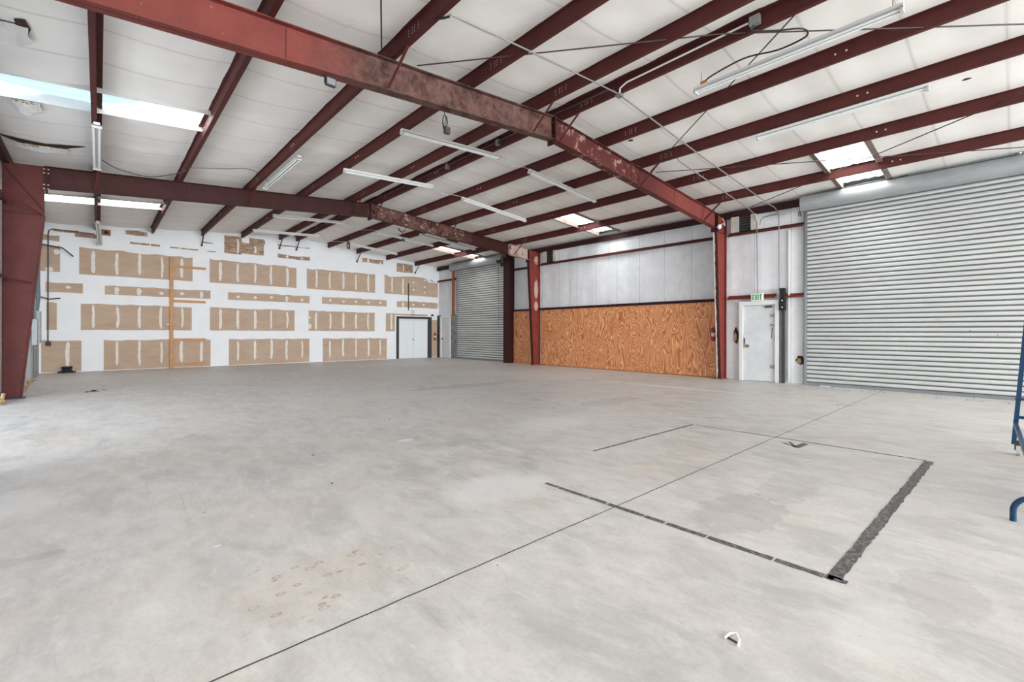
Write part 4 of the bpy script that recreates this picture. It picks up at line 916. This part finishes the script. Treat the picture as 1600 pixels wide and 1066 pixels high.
tag(MB().prism([(xw + 0.01, 17.6, 2.3), (xw + 0.01, 17.95, 2.3), (xw + 0.01, 17.9, 2.95), (xw + 0.01, 17.7, 3.0)], (0.03, 0, 0)).build('wood_scrap', 'wood_old', origin=(xw, 17.7, 2.3)), 'torn piece of brown board on the left wall behind the tapered column', 'board scrap')
mb = MB(); r = random.Random(8)
for i in range(16): mb.ball((xw + r.uniform(0.06, 0.22), 14.2 + r.uniform(0, 3.2), r.uniform(0.02, 0.08)), r.uniform(0.025, 0.06), 8, sy=1.8, sz=r.uniform(0.6, 1.1))
tag(mb.build('fallen_insulation', 'fibreglass', origin=(xw + 0.1, 15.5, 0)), 'yellow fallen insulation along the foot of the left wall behind the column', 'insulation debris', kind='stuff')
mb = MB()
for i in range(8): mb.ball((xw + r.uniform(0.03, 0.14), 12.2 + r.uniform(0, 0.9), 0.03 + r.uniform(0, 0.12)), r.uniform(0.03, 0.06), 8, sy=1.6)
tag(mb.build('fallen_insulation', 'fibreglass', origin=(xw + 0.1, 12.6, 0)), 'yellow insulation at the floor left of the tapered column', 'insulation debris', kind='stuff')
# left wall girts and a sagging rod in front of the column
for z, lab in ((2.4, 'red girt at mid height on the left wall, seen at the left edge'), (3.9, 'upper red girt on the left wall, seen at the left edge')):
    mb = MB(); mb.box(XL - 0.01, XL + 0.09, 5.87, 13.28, z, z + 0.006).box(XL + 0.085, XL + 0.09, 5.87, 13.28, z - 0.055, z); tag(mb.build('wall_girt', 'maroon', origin=(XL, 5.9, z)), lab, 'girt', 'girts on the left wall')
tag(MB().tube([(XL + 0.03, 12.6, 3.98), (-0.86, 13.27, 3.72)], 0.014, 6).build('column_brace', 'maroon', origin=(XL, 12.6, 3.9)), 'diagonal red brace from the left wall to the column top', 'brace')
tag(MB().tube([(XL + 0.03, 12.6, 2.36), (-1.0, 13.27, 2.32)], 0.014, 6).build('column_brace', 'maroon', origin=(XL, 12.6, 2.3)), 'thin red brace from the left wall across the middle of the tapered column', 'brace')
# braces and lamp at the right columns
g = thing('security_lamp', 'small white lamp head clipped under the near rafter at the right column', 'lamp', (13.0, 5.6, 4.4))
MB().ball((12.92, 5.58, 4.33), 0.06, 10, sz=1.2).build('lamp_head', 'white_enamel', g, smooth=True)
MB().tube([(12.92, 5.58, 4.38), (13.02, 5.5, 4.42), (13.15, 5.52, 4.38), (13.2, 5.55, 4.5), (13.16, 5.6, 4.62)], 0.010, 6).build('bracket', 'fixture_grey', g)

# ------------------------------------------------------------------ floor markings and litter
def tape(lab, a, b, w0, w1, seed, gaps=0.12):
    r = random.Random(seed); a, b = Vector((*a, 0.0012)), Vector((*b, 0.0012)); d = b - a; L = d.length; d.normalize(); nrm = Vector((-d.y, d.x, 0)); mb = MB(); t = 0
    while t < L:
        seg = r.uniform(0.10, 0.4); e = min(L, t + seg); n = 5; lo = []; hi = []
        for i in range(n + 1):
            s_ = t + (e - t) * i / n; w_ = (w0 + (w1 - w0) * s_ / L) / 2; p = a + d * s_
            lo.append(p - nrm * (w_ * r.uniform(0.75, 1.05))); hi.append(p + nrm * (w_ * r.uniform(0.75, 1.05)))
        mb.prism(lo + hi[::-1], (0, 0, 0.0006)); t = e + (r.uniform(0.004, 0.02) if r.random() < gaps * 3 else 0.0)
    return tag(mb.build('floor_tape', 'tape_black', origin=tuple(a)), lab, 'floor tape', 'strips of the taped floor rectangle')
tape('worn black tape strip nearest the camera, running across the floor joint', (2.95, 2.80), (2.965, 0.66), 0.045, 0.058, 1, 0.4)
tape('widest black tape strip, on the right side of the floor rectangle', (2.98, 0.66), (6.44, 0.60), 0.075, 0.085, 2, 0.1)
tape('thin black tape strip on the far side of the floor rectangle', (6.46, 0.62), (6.46, 2.5), 0.035, 0.03, 3, 0.2)
tape('faint far end of the black tape at the back left of the rectangle', (6.46, 2.5), (6.46, 3.12), 0.015, 0.018, 5, 0.3)
tape('faded black tape strip on the left side of the floor rectangle', (6.44, 3.16), (4.15, 3.20), 0.035, 0.03, 4, 0.2)
tape('short black tape stub poking past the near right corner', (2.98, 0.70), (2.975, 0.60), 0.07, 0.05, 6, 0.0)
mb = MB(); z = 0.0012
for a, b, w_ in (((6.05, 1.72), (6.36, 1.70), 0.07), ((6.10, 1.74), (6.30, 1.86), 0.035), ((6.08, 1.72), (6.20, 1.90), 0.03)): mb.bar((*a, z), (*b, z), w_, 0.0008)
tag(mb.build('floor_tape', 'tape_black', origin=(6.2, 1.8, z)), 'small arrow shaped scrap of black tape inside the far edge', 'floor tape')
g = thing('plastic_clip', 'small cream plastic clip lying on the floor at the bottom right', 'clip', (2.04, 0.82, 0))
MB().tube([(2.03, 0.85, 0.006), (2.07, 0.845, 0.010), (2.09, 0.825, 0.012), (2.06, 0.80, 0.008), (2.02, 0.79, 0.006)], 0.0055, 8).build('clip', 'mud', g)
MB().tube([(2.045, 0.842, 0.005), (2.04, 0.80, 0.005)], 0.004, 6).build('spring', 'rod_dark', g)
mb = MB(); r = random.Random(4)
for i in range(9): x0 = -0.22 + r.uniform(0, 0.3); y0 = 13.75 + r.uniform(0, 0.35); mb.bar((x0, y0, 0.004 + 0.004 * r.random()), (x0 + r.uniform(-0.1, 0.12), y0 + r.uniform(-0.08, 0.08), 0.006), 0.035, 0.006)
tag(mb.build('debris_scraps', 'black', origin=(-0.1, 13.9, 0)), 'black scraps of rubbish on the floor before the back wall at left', 'debris', kind='stuff')
mb = MB()
for i in range(70):
    x0 = r.uniform(1, 12.8); y0 = r.uniform(1.0, 19); s_ = r.uniform(0.004, 0.014); mb.ball((x0, y0, s_ * 0.5), s_, 5, sz=0.5)
for i in range(60):
    x0 = XR - r.uniform(0.08, 0.9); y0 = r.uniform(0, 3.6); s_ = r.uniform(0.004, 0.015); mb.ball((x0, y0, s_ * 0.5), s_, 5, sz=0.5)
tag(mb.build('floor_grit', 'joint', origin=(7, 8, 0)), 'dark specks of grit scattered over the concrete floor', 'grit', kind='stuff')
tag(MB().box(XR - 0.2, XR - 0.13, 3.1, 3.3, 0.0, 0.02).build('white_scrap', 'torn_vinyl', origin=(XR - 0.15, 3.2, 0)), 'white scrap on the floor at the foot of the large roll-up door', 'scrap')

# ------------------------------------------------------------------ blue rolling ladder at the right edge
g = thing('rolling_ladder', 'blue steel rolling ladder cut off by the right edge', 'ladder', (6.1, -0.4, 0))
xb, xf_, ya, yb = 7.5, 4.85, 0.005, -0.72
pw = 0.038
for y, s_ in ((ya, 1), (yb, -1)):
    yt = y - 0.17 * s_
    MB().bar((xb, y, 0.12), (xb + 0.02, yt, 2.6), pw, 0.05, (1, 0, 0)).build('rear_post', 'blue_paint', g)
    MB().bar((xf_ + 0.22, y - 0.12 * s_, 0.20), (xb - 0.25, yt, 2.35), 0.03, 0.07).build('side_rail', 'blue_paint', g)
    MB().bar((xf_ + 0.20, y - 0.13 * s_, 0.185), (xb, y - 0.01 * s_, 0.36), 0.03, 0.04).build('base_rail', 'blue_paint', g)
    MB().bar((xb + 0.0, y - 0.01, 0.30), (xb + 0.02, y - 0.35 * s_, 0.12), 0.03, 0.06).build('diagonal_brace', 'fixture_grey', g)
    MB().tube([(xf_ + 0.5, y - 0.16 * s_, 1.2), (xf_ + 0.62, y - 0.16 * s_, 1.45), (xb - 0.3, yt - 0.02 * s_, 3.1), (xb, yt - 0.02 * s_, 3.15), (xb + 0.02, yt, 2.55)], 0.016, 8).build('handrail', 'blue_paint', g)
    c = MB().tube([(xb + 0.015, y - 0.018 * s_, 0.062), (xb + 0.015, y - 0.052 * s_, 0.062)], 0.062, 16).build('caster_wheel', 'fixture_grey', g, smooth=True)
    sub(MB().bar((xb, y - 0.03 * s_, 0.06), (xb, y - 0.03 * s_, 0.16), 0.05, 0.05, (1, 0, 0)), 'caster_fork', 'dark_grey', c)
mb = MB(); ctr = []
yy0, yy1, hh, rr = ya - 0.0, yb, 0.19, 0.12
for i in range(9):
    a = math.pi * (1 - i / 16); ctr.append((xf_, yy0 - rr + rr * math.cos(math.pi / 2 * (i / 8)) , hh - rr + rr * math.sin(math.pi / 2 * (i / 8))))
pts = [(xf_, yy0, 0.0)] + ctr + [(xf_, yy1 + rr - rr * math.sin(math.pi / 2 * (i / 8)), hh - rr + rr * math.cos(math.pi / 2 * (i / 8))) for i in range(9)] + [(xf_, yy1, 0.0)]
mb.tube(pts, 0.018, 10); mb.build('front_hoop', 'blue_paint', g, smooth=True)
for i in range(9):
    t = (i + 0.5) / 9; xx = xf_ + 0.25 + (xb - 0.5 - xf_) * t; zz = 0.24 + 2.1 * t
    MB().box(xx, xx + 0.18, yb + 0.12 + 0.01 * i * 0, ya - 0.13, zz - 0.02, zz).build('step', 'blue_paint', g)
for y, s_ in ((ya, 1), (yb, -1)): MB().bar((xf_, y - 0.13 * s_, 0.185), (xf_ + 0.22, y - 0.13 * s_, 0.187), 0.03, 0.03).build('base_rail', 'blue_paint', g)
MB().box(xb - 0.35, xb, yb + 0.25, ya - 0.24, 2.33, 2.36).build('platform', 'blue_paint', g)
MB().tube([(xb, ya - 0.01, 0.42), (xb, yb + 0.01, 0.42)], 0.018, 8).tube([(xb, ya - 0.10, 1.3), (xb, yb + 0.10, 1.3)], 0.018, 8).tube([(xb, ya - 0.01, 0.62), (xb, yb + 0.01, 0.62)], 0.012, 8).build('cross_bar', 'blue_paint', g)
